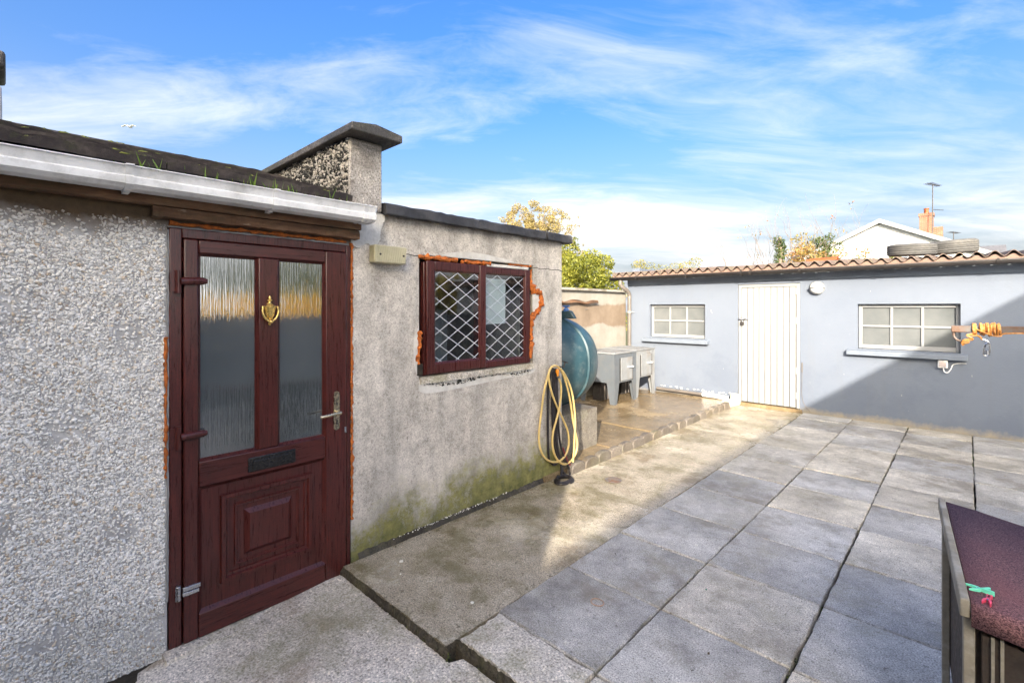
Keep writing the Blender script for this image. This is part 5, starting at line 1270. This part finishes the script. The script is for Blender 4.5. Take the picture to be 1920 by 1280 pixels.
# dead leaves and grit that has drifted about
sp = []
for _ in range(150):
    u_ = rr.random()
    if u_ < .35: sp.append((-2.70 + .10 * rr.random() ** 2, 1.5 + 2.0 * rr.random(), .006))
    elif u_ < .7: sp.append((-1.7 + 2.6 * rr.random(), 1.0 + 6.8 * rr.random(), .012))
    else: sp.append((-2.6 + .8 * rr.random(), 1.5 + 6.3 * rr.random(), .006))
DEBRIS = m_leaf('dead_leaf_scrap', (.02, .014, .008), (.07, .045, .02), (.20, .14, .07), .05)
scatter_tufts('leaf_debris', None, sp, DEBRIS, .008, 12, False, 1)

# ================================================================== HUTCH
HT = thing('felt_roofed_hutch', 'low dark timber hutch with sloping purplish felt roof in the near right corner', 'hutch', (.55, 2.2, 0))
hx0, hx1, hy0, hy1, hz, sl = -.035, 1.25, 1.815, 2.69, .752, -.17
def hzf(x): return hz + sl * (x - hx0)
m_ = MB(); n = 10; rad = .018; prf = [(hy1, 0.0), (hy0 + rad, 0.0)] + [(hy0 + rad - rad * sin(pi * k / (2 * n) * 1.0), -rad + rad * cos(pi * k / (2 * n))) for k in range(1, n + 1)] + [(hy0, -.055)]
rows = []; mcols = 14
for i in range(mcols + 1):
    x = hx0 + .019 + (hx1 - hx0 - .019) * i / mcols; rows.append([(x, a, hzf(x) + b + .002 * math.sin(i * 1.7)) for a, b in prf])
npf = len(prf); m_.add([p for r2 in rows for p in r2], [(i * npf + k, (i + 1) * npf + k, (i + 1) * npf + k + 1, i * npf + k + 1) for i in range(mcols) for k in range(npf - 1)]); m_.build('felt_roof', FELT, HT, smooth=True, solid=.006)
m_ = MB(); m_.prism([(hx0 - .004, hy1 + .01, hz + .012), (hx0 + .017, hy1 + .01, hz + .010), (hx0 + .017, hy1 + .01, hz - .040), (hx0 - .004, hy1 + .01, hz - .040)], (0, hy0 - hy1 - .012, 0)); m_.build('verge_batten', TRIM, HT, bevel=.004)
m_ = MB(); m_.prism([(hx0 + .030, hy1 - .03, hz - .02), (hx1 - .03, hy1 - .03, hzf(hx1) - .02), (hx1 - .03, hy1 - .03, .10), (hx0 + .030, hy1 - .03, .10)], (0, -.02, 0)); m_.build('back_panel', BLACKW, HT)
m_ = MB(); m_.prism([(hx0 + .030, hy0 + .055, hz - .02), (hx0 + .030, hy1 - .055, hz - .02), (hx0 + .030, hy1 - .055, .10), (hx0 + .030, hy0 + .055, .10)], (.018, 0, 0)); m_.prism([(hx1 - .05, hy0 + .055, hzf(hx1) - .02), (hx1 - .05, hy1 - .055, hzf(hx1) - .02), (hx1 - .05, hy1 - .055, .10), (hx1 - .05, hy0 + .055, .10)], (.018, 0, 0)); m_.box(hx0 + .05, hy0 + .055, .10, hx1 - .05, hy1 - .055, .12); m_.build('side_panel', BLACKW, HT)
for (x, y) in ((hx0 + .005, hy0 + .022), (hx1 - .05, hy0 + .022), (hx0 + .005, hy1 - .05), (hx1 - .05, hy1 - .05)):
    m_ = MB(); m_.box(x, y, .012, x + .024, y + .032, hzf(x) - .045); m_.build('leg', TRIM, HT, bevel=.003)
for (a, b) in ((hx0 + .042, .34), (.346, .74), (.746, hx1 - .055)):
    m_ = MB(); m_.prism([(a, hy0 + .030, .14), (b, hy0 + .030, .14), (b, hy0 + .030, hzf(b) - .08), (a, hy0 + .030, hzf(a) - .08)], (0, .018, 0)); m_.build('front_door', BLACKW, HT, bevel=.003)
for x in (hx0 + .060, hx0 + .078):
    m_ = MB(); m_.box(x, hy0 + .022, .05, x + .007, hy0 + .0285, hz - .085); m_.build('pale_strip', TRIM, HT)
m_ = MB(); x = .245; m_.tube(catmull([(x, hy0 + .02, .60), (x + .004, hy0 + .012, .595), (x + .003, hy0 + .016, .50), (x + .003, hy0 + .016, .43), (x - .02, hy0 + .016, .425), (x - .03, hy0 + .012, .44)], 5), .0045, 8); m_.build('hook', STEEL, HT, smooth=True)
HT.location = (.542, 2.236, 0); HT.rotation_euler = (0, 0, R(4.7))
def peg(name, label, c, yaw, mat, open_=.2):
    P = thing(name, label, 'clothes peg', c, 'clothes pegs on the hutch roof')
    Mx = Matrix.Translation(Vector(c)) @ Matrix.Rotation(yaw, 4, 'Z') @ Matrix.Scale(.78, 4)
    for s_ in (-1, 1):
        Q = Mx @ Matrix.Rotation(s_ * open_ * .5, 4, 'Z'); m_ = MB()
        pts = [(-.042, .006), (-.036, .0105), (-.012, .0095), (-.004, .0055), (.004, .0095), (.020, .0080), (.036, .0030), (.040, .0005), (-.040, .0010)]
        m_.prism([Q @ Vector((a, s_ * b, -.006)) for a, b in (pts if s_ > 0 else pts[::-1])], (0, 0, .013)); m_.build('jaw', mat, P, bevel=.0018)
    m_ = MB(); m_.tube([Mx @ Vector((0, 0, -.008)), Mx @ Vector((0, 0, .010))], .0055, 10); m_.build('spring', STEEL, P)
    return P
pc = at(1835, 1116, z=.745); peg('clothes_peg', 'mint green clothes peg lying on the hutch roof', (pc.x, pc.y + .02, hzf(pc.x) + .010), R(200), MINT, 1.0)
pc = at(1848, 1130, z=.742); peg('clothes_peg', 'coral pink clothes peg beside the green one on the hutch roof', (pc.x + .004, pc.y - .004, hzf(pc.x) + .010), R(262), PINK, .5)

# ================================================================== WASHING LINE POST
CP = thing('washing_line_post', 'rusty square steel washing line arm wound with orange cord', 'washing line post', (.80, 3.9, 0))
by, bz = 3.90, 1.432; bx0, bx1 = -.066, 1.66
m_ = MB(); m_.box(bx0, by - .020, bz - .020, bx1, by + .020, bz + .020); m_.build('cross_arm', RUST, CP, bevel=.004)
m_ = MB(); m_.box(.78, by - .026, -.1, .832, by + .026, bz - .0205); m_.build('post', RUST, CP, bevel=.004)
m_ = MB(); m_.tube(catmull([(bx0 + .010, by, bz - .02), (bx0 + .012, by, bz - .045), (bx0 + .022, by, bz - .062), (bx0 + .038, by, bz - .072), (bx0 + .050, by, bz - .070)], 5), .006, 8); m_.build('line_hook', RUST, CP, smooth=True)
OC = thing('orange_cord', 'orange and white cord wound round the washing line arm with a steel clip hanging', 'cord', (bx0 + .2, by, bz))
m_ = MB(); q = random.Random(8); pts = []; turns = 10
for k in range(turns * 12 + 1):
    a = 2 * pi * k / 12; t = k / (turns * 12); x = bx0 + .120 + .088 * (t + .03 * sin(t * 40)); r3 = .031 + .004 * math.sin(k * .37) + .003 * (t > .4)
    pts.append((x, by + r3 * cos(a), bz + r3 * sin(a)))
m_.tube(pts, .0052, 7); m_.build('winding', OCORD, OC, smooth=True)
m_ = MB(); pts = []
for k in range(2 * 12 + 1): a = 2 * pi * k / 12; pts.append((bx0 + .092 + .008 * k / 12, by + .031 * cos(a), bz + .031 * sin(a)))
m_.tube(pts, .0055, 7); m_.tube(catmull([(bx0 + .10, by - .03, bz + .005), (bx0 + .13, by - .038, bz - .012), (bx0 + .17, by - .039, bz - .032), (bx0 + .205, by - .038, bz - .036), (bx0 + .23, by - .034, bz - .02), (bx0 + .40, by - .03, bz - .016), (bx0 + .9, by - .028, bz - .014)], 5), .004, 7); m_.build('winding', OCORD, OC, smooth=True)
m_ = MB(); m_.tube(catmull([(bx0 + .095, by - .02, bz - .028), (bx0 + .07, by - .02, bz - .036), (bx0 + .085, by - .024, bz - .05), (bx0 + .09, by - .018, bz - .06), (bx0 + .07, by - .02, bz - .062), (bx0 + .052, by - .014, bz - .070), (bx0 + .075, by - .022, bz - .074), (bx0 + .058, by - .016, bz - .084), (bx0 + .048, by - .01, bz - .080), (bx0 + .052, by - .01, bz - .098)], 6), .0068, 8); m_.build('knot', OCORD, OC, smooth=True)
m_ = MB(); m_.tube(catmull([(bx0 + .09, by - .026, bz - .04), (bx0 + .11, by - .028, bz - .036), (bx0 + .125, by - .028, bz - .046), (bx0 + .132, by - .026, bz - .060)], 5), .0052, 7); m_.build('loose_end', OCORD, OC, smooth=True)
m_ = MB(); c0 = Vector((bx0 + .150, by - .026, bz - .085)); m_.tube(catmull([c0 + Vector((-.018, 0, .03)), c0 + Vector((.004, 0, .018)), c0 + Vector((.014, 0, -.01)), c0 + Vector((.010, 0, -.055)), c0 + Vector((-.004, 0, -.066)), c0 + Vector((-.012, 0, -.05)), c0 + Vector((-.006, 0, -.005)), c0 + Vector((.006, 0, .012))], 6), .0038, 8); m_.lathe([(0, -.012), (.008, -.010), (.008, .010), (0, .012)], c0 + Vector((.002, 0, -.045)), (0, 0, 1), 10); m_.build('clip', STEEL, OC, smooth=True)
# ================================================================== TREES AND PLANTS
def leaf_cloud(name, parent, mat, blobs, n, size, seed, flatten=.6, shell=.5):
    """leaves (small folded faces) through ellipsoid clumps: blobs=[(centre, (rx,ry,rz))]"""
    r = np.random.default_rng(seed); w = np.array([b[1][0] * b[1][1] * b[1][2] for b in blobs]) ** .66; w /= w.sum()
    idx = r.choice(len(blobs), n, p=w); C = np.array([b[0] for b in blobs], float)[idx]; S = np.array([b[1] for b in blobs], float)[idx]
    d = r.normal(0, 1, (n, 3)); d /= np.linalg.norm(d, axis=1)[:, None]; rad = r.random(n) ** (1 / (3 + shell * 4))
    P = C + d * S * rad[:, None]
    a = r.normal(0, 1, (n, 3)) + d * .6; a /= np.linalg.norm(a, axis=1)[:, None]
    b = np.cross(a, r.normal(0, 1, (n, 3))); b /= np.linalg.norm(b, axis=1)[:, None]
    s = size * r.uniform(.55, 1.25, n)[:, None]
    V = np.stack([P - a * s, P + b * s * flatten * .55 , P + a * s, P - b * s * flatten * .55], 1).reshape(-1, 3)
    clump = r.random(len(blobs))[idx]; t = np.clip(.55 * r.random(n) + .45 * clump, 0, 1)
    return mesh_np(name, V, np.arange(n * 4).reshape(-1, 4), mat, parent, t)
def branches(mb, p, d, length, rad, depth, q, spread=.55, tips=None, lift=.12, nchild=(2, 3)):
    pts = [p]; seg = 4; dd = d.normalized(); pos = p.copy()
    for k in range(seg):
        dd = (dd + Vector((q.gauss(0, .13), q.gauss(0, .13), q.gauss(0, .10) + lift * .3))).normalized(); pos = pos + dd * length / seg; pts.append(pos.copy())
    mb.tube(pts, [rad * (1 - .45 * k / seg) for k in range(seg + 1)], 5 if depth < 2 else 6, cap=False)
    if tips is not None and depth <= 1: tips += pts[1:]
    if depth == 0: return
    for c in range(q.randint(*nchild)):
        i = q.randint(2, seg); nd = (dd + Vector((q.gauss(0, spread), q.gauss(0, spread), q.gauss(0, spread * .6) + lift))).normalized()
        branches(mb, pts[i], nd, length * q.uniform(.55, .8), rad * .52, depth - 1, q, spread, tips, lift, nchild)
def blobs_in(c, rad, n, q, rmin, rmax, flat=.75):
    out = []
    for _ in range(n):
        th = q.uniform(0, 2 * pi); zz = q.uniform(-1, 1); rr2 = q.random() ** .4; h = math.sqrt(1 - zz * zz)
        r = q.uniform(rmin, rmax); out.append(((c[0] + rad[0] * rr2 * h * cos(th), c[1] + rad[1] * rr2 * h * sin(th), c[2] + rad[2] * rr2 * zz), (r, r, r * flat)))
    return out
GZ = -.25
# golden birch beyond the outhouse
q = random.Random(31); bc = at(1012, 470, t=21)
T1 = thing('birch_tree', 'sparse golden leaved autumn tree rising behind the flat roofed outhouse', 'tree', (bc.x, bc.y, GZ))
m_ = MB(); tips = []; m_.tube([Vector((bc.x, bc.y, GZ)), Vector((bc.x + .05, bc.y, 1.6)), Vector((bc.x, bc.y, 3.2))], [.16, .12, .09], 8)
for k in range(7): branches(m_, Vector((bc.x, bc.y, 2.4 + .12 * k)), Vector((q.gauss(0, .55), q.gauss(0, .55), 1)), 1.35, .05, 3, q, .45, tips, .15)
m_.build('trunk', BARK, T1); m_ = MB()
kk = [t for t in tips if t.z < 6.05]
bl_ = [((t.x, t.y, t.z), (q.uniform(.10, .22),) * 2 + (q.uniform(.08, .18),)) for t in q.sample(kk, min(len(kk), 110))]
for (u_, v_, r_) in ((945, 415, .24), (965, 400, .28), (985, 395, .30), (1005, 392, .34), (1020, 398, .32), (1040, 402, .30), (1060, 408, .28), (1076, 410, .18), (960, 420, .3), (990, 418, .36), (1015, 425, .36), (1045, 430, .34), (1068, 435, .26), (1060, 455, .34), (1080, 458, .18), (1030, 455, .4), (1085, 478, .20), (1062, 480, .36), (1000, 445, .4)):
    for _ in range(4):
        p_ = at(u_ + q.gauss(0, 7), v_ + q.gauss(0, 6), t=21 + q.uniform(-.9, .9)); k_ = r_ * q.uniform(.35, .75); bl_.append(((p_.x, p_.y, p_.z), (k_, k_, k_ * .7)))
        if _ == 0: m_.tube([Vector((bc.x, bc.y, 3.1)), Vector((bc.x, bc.y, 3.1)).lerp(p_, .55) + Vector((0, 0, .25)), p_], [.05, .03, .008], 5, cap=False)
m_.build('branches', BARK, T1)
leaf_cloud('crown', T1, LEAFY, bl_, 14000, .050, 5)
# laurel mass
q = random.Random(12)
def bush(name, label, cat, c, rad, nb, nleaf, mat, lsize, rmin, rmax, seed, stems=5, core=True):
    T = thing(name, label, cat, (c[0], c[1], GZ)); q = random.Random(seed); m_ = MB()
    for k in range(stems):
        a = 2 * pi * k / stems; b0 = Vector((c[0] + .15 * cos(a), c[1] + .15 * sin(a), GZ)); m_.tube([b0, b0 + Vector((rad[0] * .25 * cos(a), rad[1] * .25 * sin(a), (c[2] - GZ) * .6)), Vector((c[0] + rad[0] * .5 * cos(a), c[1] + rad[1] * .5 * sin(a), c[2] + rad[2] * .4))], [.05, .035, .012], 6)
    m_.build('trunk', BARK, T); leaf_cloud('crown', T, mat, blobs_in(c, rad, nb, q, rmin, rmax), nleaf, lsize, seed); return T
lc = at(1092, 520, t=14.2)
bush('laurel_bush', 'dense bright green evergreen bush filling the gap above the yard wall', 'bush', (lc.x - .35, lc.y, 1.6), (1.35, 1.1, 1.95), 210, 34000, LEAFG, .060, .20, .42, 7)
l2 = at(1000, 540, t=14.8)
bush('laurel_bush', 'evergreen bush hidden mostly by the outhouse, left of the bright green one', 'bush', (l2.x, l2.y, 1.3), (1.0, 1.0, 1.4), 60, 6000, LEAFG, .062, .22, .42, 8)
# clipped hedge behind the store roof
hc = at(1247, 515, t=25)
m = thing('garden_hedge', 'flat topped yellowing hedge showing over the left end of the corrugated roof', 'hedge', (hc.x, hc.y, GZ)); q = random.Random(3)
fw = Vector((cos(YAW), sin(YAW), 0)); bl_ = []
for k in range(80): s_ = q.uniform(-1.7, 1.7); p = Vector((hc.x, hc.y, 0)) + fw * s_; bl_.append(((p.x + q.uniform(-.3, .3), p.y + q.uniform(-.3, .3), q.uniform(.3, 3.88) + .10 * math.sin(s_ * 2)), (.38, .38, .22)))
leaf_cloud('foliage', m, LEAFH, bl_, 11000, .055, 13)
m_ = MB()
for s_ in (-1.4, -.7, 0, .7, 1.4): p = Vector((hc.x, hc.y, GZ)) + fw * s_; m_.tube([p, p + Vector((.05, .05, 3.2))], [.05, .02], 6)
m_.build('stem', BARK, m)
# group beyond the store: bare whips, ivy column, autumn shrubs
def whips(name, label, c, n, length, seed, leaves=0, depth=2, spread=.5, lsize=.05, mat=LEAFO, fan=.42):
    T = thing(name, label, 'shrub', (c.x, c.y, GZ)); q = random.Random(seed); m_ = MB(); tips = []
    for k in range(n): branches(m_, Vector((c.x + q.gauss(0, .12), c.y + q.gauss(0, .12), GZ + .3)), Vector((q.gauss(0, fan), q.gauss(0, fan), 1.25)), length, .022, depth, q, spread, tips, .10)
    m_.tube([Vector((c.x, c.y, GZ)), Vector((c.x, c.y, GZ + .6))], .08, 8); m_.build('trunk', BARK, T)
    if leaves: k = q.sample(tips, min(len(tips), leaves // 3)); leaf_cloud('leaves', T, mat, [((p.x, p.y, p.z), (.08, .08, .08)) for p in k], leaves, lsize, seed)
    return T
c1 = at(1440, 480, t=15.5); whips('bare_shrub', 'bare twiggy shrub at the left edge of the group behind the store roof', c1, 7, 1.95, 41, 40, 2, .30, .04, LEAFO, .22)
c2 = at(1500, 470, t=15.0); whips('bare_shrub', 'tall bare shrub with arching twigs and a few dry leaves behind the terracotta tile', c2, 9, 2.05, 43, 150, 3, .34, .045, LEAFO, .25)
c3 = at(1572, 470, t=15.2); whips('bare_shrub', 'thin bare shrub with scattered dark dead leaves left of the white gable', c3, 8, 2.0, 47, 190, 3, .36, .045, LEAFO, .26)
c4 = at(1462, 470, t=14.6); T = thing('ivy_trunk', 'narrow ivy covered trunk behind the store roof', 'tree', (c4.x, c4.y, GZ)); m_ = MB(); m_.tube([Vector((c4.x, c4.y, GZ)), Vector((c4.x + .05, c4.y, 2.2)), Vector((c4.x, c4.y, 3.7))], [.12, .09, .05], 8); m_.build('trunk', BARK, T)
leaf_cloud('ivy', T, IVY, [((c4.x + .03 * math.sin(k), c4.y, .6 + .1 * k), (.17, .17, .14)) for k in range(31)], 2600, .05, 17)
c5 = at(1508, 475, t=14.2); bush('autumn_shrub', 'orange and olive autumn shrub beside the ivy covered trunk', 'shrub', (c5.x, c5.y, 2.75), (.55, .5, .85), 60, 4200, LEAFO, .05, .14, .28, 19)
c6 = at(1545, 470, t=15.4); bush('green_shrub', 'dark green shrub top among the autumn shrubs', 'shrub', (c6.x, c6.y, 2.95), (.45, .5, 1.0), 40, 3200, IVY, .055, .14, .26, 23)
c7 = at(1598, 485, t=13.4); bush('red_leaved_shrub', 'loose reddish leaved shrub in front of the white gable wall', 'shrub', (c7.x, c7.y, 2.45), (.6, .5, .80), 40, 1700, LEAFO, .045, .10, .24, 29)
c8 = at(1668, 482, t=13.0); bush('olive_shrub', 'low olive green shrub just left of the roof tyres', 'shrub', (c8.x, c8.y, 2.25), (.46, .4, .75), 30, 1800, LEAFG, .045, .10, .2, 37)
c9 = at(1705, 470, t=13.6); whips('bare_shrub', 'thin bare twigs standing up behind the two roof tyres', c9, 5, 1.9, 53, 0, 1, .4, .04, LEAFO, .25)

# ================================================================== HOUSES BEYOND
g0 = at(1650, 412, t=32)
HW = thing('white_gabled_house', 'white rendered house gable with pale verge boards beyond the store roof', 'house', (g0.x, g0.y, 0))
ex_ = Vector((1, 0, 0)); hw, rise, dep = 5.2, 2.55, 9.0; zt = g0.z; xr = g0.x; yf = g0.y
gz0 = zt - rise
m_ = MB(); m_.prism([(xr - hw, yf, -.25), (xr + hw, yf, -.25), (xr + hw, yf, gz0 - .12), (xr, yf, zt - .14), (xr - hw, yf, gz0 - .12)], (0, dep, 0)); m_.build('wall', PEBW, HW)
sl_ = Vector((hw, 0, -rise)).normalized()
for s_ in (-1, 1):
    a = Vector((xr, yf - .35, zt)); b = Vector((xr + s_ * (hw + .4), yf - .35, zt - rise * (hw + .4) / hw)); dn = Vector((0, 0, -.16))
    m_ = MB(); m_.prism([a, b, b + dn, a + dn], (0, dep + .7, 0)); m_.build('roof', SLATE, HW)
    m_ = MB(); m_.prism([a + Vector((0, -.03, .02)), b + Vector((0, -.03, .02)), b + dn * 1.6 + Vector((0, -.03, 0)), a + dn * 1.6 + Vector((0, -.03, 0))], (0, .025, 0)); m_.build('verge_board', WPAINT, HW)
m_ = MB(); m_.box(xr - .6, yf - .03, 3.2, xr + .5, yf - .005, 4.5); m_.build('window', DARKGLASS, HW)
BRICK = m_brick('chimney_brick')
cz = at(1738, 402, t=34.5); CH = thing('brick_chimney', 'orange brick chimney stack with one pot beside the white gable', 'chimney', (cz.x, cz.y, 4))
m_ = MB(); m_.box(cz.x - .42, cz.y, 4, cz.x + .34, cz.y + .9, cz.z - .1); m_.box(cz.x - .47, cz.y - .05, cz.z - .099, cz.x + .39, cz.y + .95, cz.z + .10); m_.build('stack', BRICK, CH)
m_ = MB(); m_.box(cz.x + .345, cz.y + .1, 4, cz.x + .85, cz.y + .8, cz.z - .95); m_.build('shoulder', BRICK, CH)
m_ = MB(); m_.lathe([(.15, 0), (.17, .02), (.15, .05), (.13, .32), (.16, .34), (.16, .40), (.10, .40)], (cz.x - .05, cz.y + .45, cz.z + .101), (0, 0, 1), 14); m_.build('pot', TERRA, CH, smooth=True)
def aerial(name, label, base, top, boom, nel, yaw, s):
    A = thing(name, label, 'aerial', tuple(base)); m_ = MB(); m_.tube([base, top], .035 * s, 6); m_.build('mast', DARKMET, A)
    d_ = Vector((cos(yaw), sin(yaw), -.12)); pz = Vector((-sin(yaw), cos(yaw), 0)); m_ = MB(); m_.tube([top - d_ * boom * .45, top + d_ * boom * .55], .025 * s, 6)
    for k in range(nel): c = top + d_ * boom * (-.40 + .9 * k / (nel - 1)); l = (.30 - .012 * k) * s; m_.tube([c - pz * l, c + pz * l], .014 * s, 5)
    m_.box(top.x - .02, top.y - .02, top.z - .14 * s, top.x + .02, top.y + .02, top.z + .02); m_.build('antenna', DARKMET, A); return A
ab = at(1744, 440, t=34); at_ = at(1749, 346, t=34)
aerial('television_aerial', 'tall television aerial on a thin mast strapped to the brick chimney', Vector((at_.x - .02, at_.y - .1, ab.z)), at_, 1.15, 9, YAW + .25, 1.0)
m_ = MB(); m2 = at(1750, 393, t=34); m_.tube([Vector((at_.x, at_.y, m2.z)), Vector((at_.x + .55, at_.y + .4, m2.z - .06))], .022, 5); m_.build('stay', DARKMET, bpy.data.objects['television_aerial'])
a2 = at(1788, 436, t=46); aerial('television_aerial', 'smaller television aerial on the far skyline right of the brick chimney', Vector((a2.x, a2.y, a2.z - 1.6)), a2, .9, 5, YAW + .1, 1.2)
hb = at(1800, 500, t=47); FH = thing('far_house', 'distant house hidden behind the store roof carrying the small aerial', 'house', (hb.x, hb.y, 0)); m_ = MB(); m_.box(hb.x - 4, hb.y, -.25, hb.x + 3, hb.y + 7, 5.2); m_.build('wall', GREYWALL, FH); m_ = MB(); m_.prism([(hb.x - 4.3, hb.y - .3, 5.21), (hb.x - 4.3, hb.y + 3.5, a2.z - 1.0), (hb.x - 4.3, hb.y + 7.3, 5.21)], (7.6, 0, 0)); m_.build('roof', SLATE, FH)

# chimney past the ridge of the left roof
LC = thing('rendered_chimney', 'weathered white chimney stack with dark cowl past the left mossy roof', 'chimney', (-6.4, -.4, 2))
m_ = MB(); m_.box(-6.72, -.80, -.2, -6.18, -.048, 3.52); m_.build('stack', PLASTER, LC, bevel=.02)
m_ = MB(); m_.box(-6.62, -.45, 3.522, -6.56, -.40, 3.68); m_.box(-6.34, -.45, 3.522, -6.28, -.40, 3.68); m_.box(-6.5, -.14, 3.522, -6.42, -.10, 3.68); m_.build('bracket', RUST, LC)
m_ = MB(); m_.box(-6.74, -.78, 3.682, -6.16, -.024, 3.83); m_.build('cowl', CONC_DARK, LC, bevel=.03)

# gull
gp_ = at(243, 238, t=24)
GU = thing('flying_gull', 'white gull gliding in the blue sky above the left roof', 'bird', tuple(gp_)); rt = Vector((cos(YAW), sin(YAW), 0)); fwv = Vector((-sin(YAW), cos(YAW), 0))
m_ = MB(); m_.tube([gp_ - fwv * .16 + rt * .0, gp_ - fwv * .10, gp_, gp_ + fwv * .12, gp_ + fwv * .19], [.012, .045, .055, .035, .008], 10); m_.build('body', FEATH, GU, smooth=True)
for s_ in (-1, 1):
    m_ = MB(); k = [(0, .04, .02, .07), (.14, .03, .075, .075), (.24, .0, .06, .06), (.36, -.04, -.01, .03)]; vs = []
    for (d_, b_, h_, c_) in k: p = gp_ + rt * s_ * d_ + Vector((0, 0, h_)) + fwv * b_; vs += [p + fwv * c_ + Vector((0, 0, .006)), p - fwv * c_ + Vector((0, 0, .004)), p - fwv * c_ - Vector((0, 0, .002)), p + fwv * c_ - Vector((0, 0, .006))]
    m_.add(vs, [(i * 4 + a, i * 4 + (a + 1) % 4, i * 4 + 4 + (a + 1) % 4, i * 4 + 4 + a) for i in range(3) for a in range(4)] + [(12, 13, 14, 15)]); m_.build('wing', FEATH, GU)

# ================================================================== THE REST OF THE YARD (outside the frame; seen in the glass, and casting the shade)
MH = thing('main_house', 'two storey white rendered house standing at the near side of the yard', 'house', (-2, -9, 0))
m_ = MB(); m_.box(-7.5, -13.0, -.25, 2.92, -6.0, 6.2); m_.build('wall', PEBW, MH)
m_ = MB(); m_.prism([(-7.7, -13.3, 6.202), (-7.7, -13.3, 6.30), (-7.7, -9.5, 7.5), (-7.7, -5.9, 6.30), (-7.7, -5.9, 6.202)], (10.66, 0, 0)); m_.build('roof', SLATE, MH)
for x in (-4.6, -2.4, -.9):
    m_ = MB(); m_.box(x, -5.998, 3.6, x + .9, -5.97, 4.8); w_ = m_.build('window', WPAINT, MH); m_ = MB(); m_.box(x + .06, -5.968, 3.66, x + .84, -5.96, 4.74); m_.build('pane', DARKGLASS, w_)
m_ = MB(); m_.box(-.55, -5.998, -.08, .32, -5.96, 1.98); m_.build('door', WPAINT, MH)
NH = thing('neighbour_house', 'white rendered neighbouring house beyond the fence on the sunny side', 'house', (8, -7, 0))
m_ = MB(); m_.box(6.25, -15, -.25, 9.9, -1.5, 5.65); m_.build('wall', PEBW, NH)
m_ = MB(); m_.prism([(6.0, -15.2, 5.78), (8.05, -15.2, 6.85), (10.1, -15.2, 5.78)], (0, 13.9, 0)); m_.box(6.02, -15.2, 5.66, 10.08, -1.3, 5.775); m_.build('roof', SLATE, NH)
for y in (-11, -7.5, -4):
    m_ = MB(); m_.box(6.21, y, 3.2, 6.245, y + 1.1, 4.4); w_ = m_.build('window', WPAINT, NH); m_ = MB(); m_.box(6.20, y + .07, 3.27, 6.208, y + 1.03, 4.33); m_.build('pane', DARKGLASS, w_)
FN = thing('panel_fence', 'grey panel fence along the open side of the yard', 'fence', (3.45, 3, 0))
for k in range(8):
    y = -1.4 + 1.2 * k
    m_ = MB(); m_.box(3.40, y, -.2, 3.50, y + .10, 1.42); m_.build('post', CONC_GREY, FN, bevel=.01)
    for j in range(6): m_ = MB(); m_.box(3.435, y + .102, -.08 + .247 * j, 3.465, y + 1.198, .162 + .247 * j); m_.build('board', FENCE, FN, bevel=.006)
q = random.Random(77)
for k, (x, y, rx, rz_) in enumerate(((10.6, 8.6, 1.4, 1.45), (10.2, 11.2, 1.4, 1.2), (11.6, 14.2, 1.6, 1.5))):
    bush('garden_tree', ['wide golden garden tree beyond the fence', 'low yellow garden tree beyond the fence', 'farthest golden garden tree beyond the fence'][k], 'tree', (x, y, 1.7), (rx, rx, rz_), 60, 6000, LEAFY if k % 2 else LEAFH, .09, .25, .5, 60 + k)

m = thing('added_golden_hedge', 'golden yellow hedge added beyond the panel fence for its reflection in the door glass', 'hedge', (14, 6.2, GZ)); q = random.Random(9); bl_ = []  # unseen hedge, added to be mirrored as a gold band in the door glass
GOLD = m_leaf('golden_beech_leaf', (0.50, 0.30, 0.02), (0.70, 0.46, 0.03), (0.80, 0.60, 0.06), 0.35)
for k in range(260): bl_.append(((q.uniform(6.2, 22), 6.25 + q.uniform(-.25, .35), q.uniform(.1, 1.93)), (.34, .30, .22)))
leaf_cloud('foliage', m, GOLD, bl_, 26000, .07, 71)
m_ = MB()
for k in range(16): m_.tube([Vector((6.6 + k, 6.3, GZ)), Vector((6.65 + k, 6.32, 1.7))], [.05, .02], 6)
m_.build('stem', BARK, m)

m = thing('added_conifer_belt', 'dark belt of evergreens added beyond the golden hedge to mask sky mirrored in the door glass', 'hedge', (20, 10, GZ)); bl_ = []  # unseen trees, added to hide mirrored sky above the gold band
for k in range(320): x = q.uniform(9, 34); bl_.append(((x, 10 + q.uniform(-.6, .6), q.uniform(.2, 3.6 + .5 * math.sin(x * 1.7))), (.7, .6, .6)))
leaf_cloud('foliage', m, IVY, bl_, 16000, .16, 73)
m_ = MB()
for k in range(12): m_.tube([Vector((10 + 2 * k, 10, GZ)), Vector((10 + 2 * k, 10, 3.2))], [.09, .03], 6)
m_.build('stem', BARK, m)
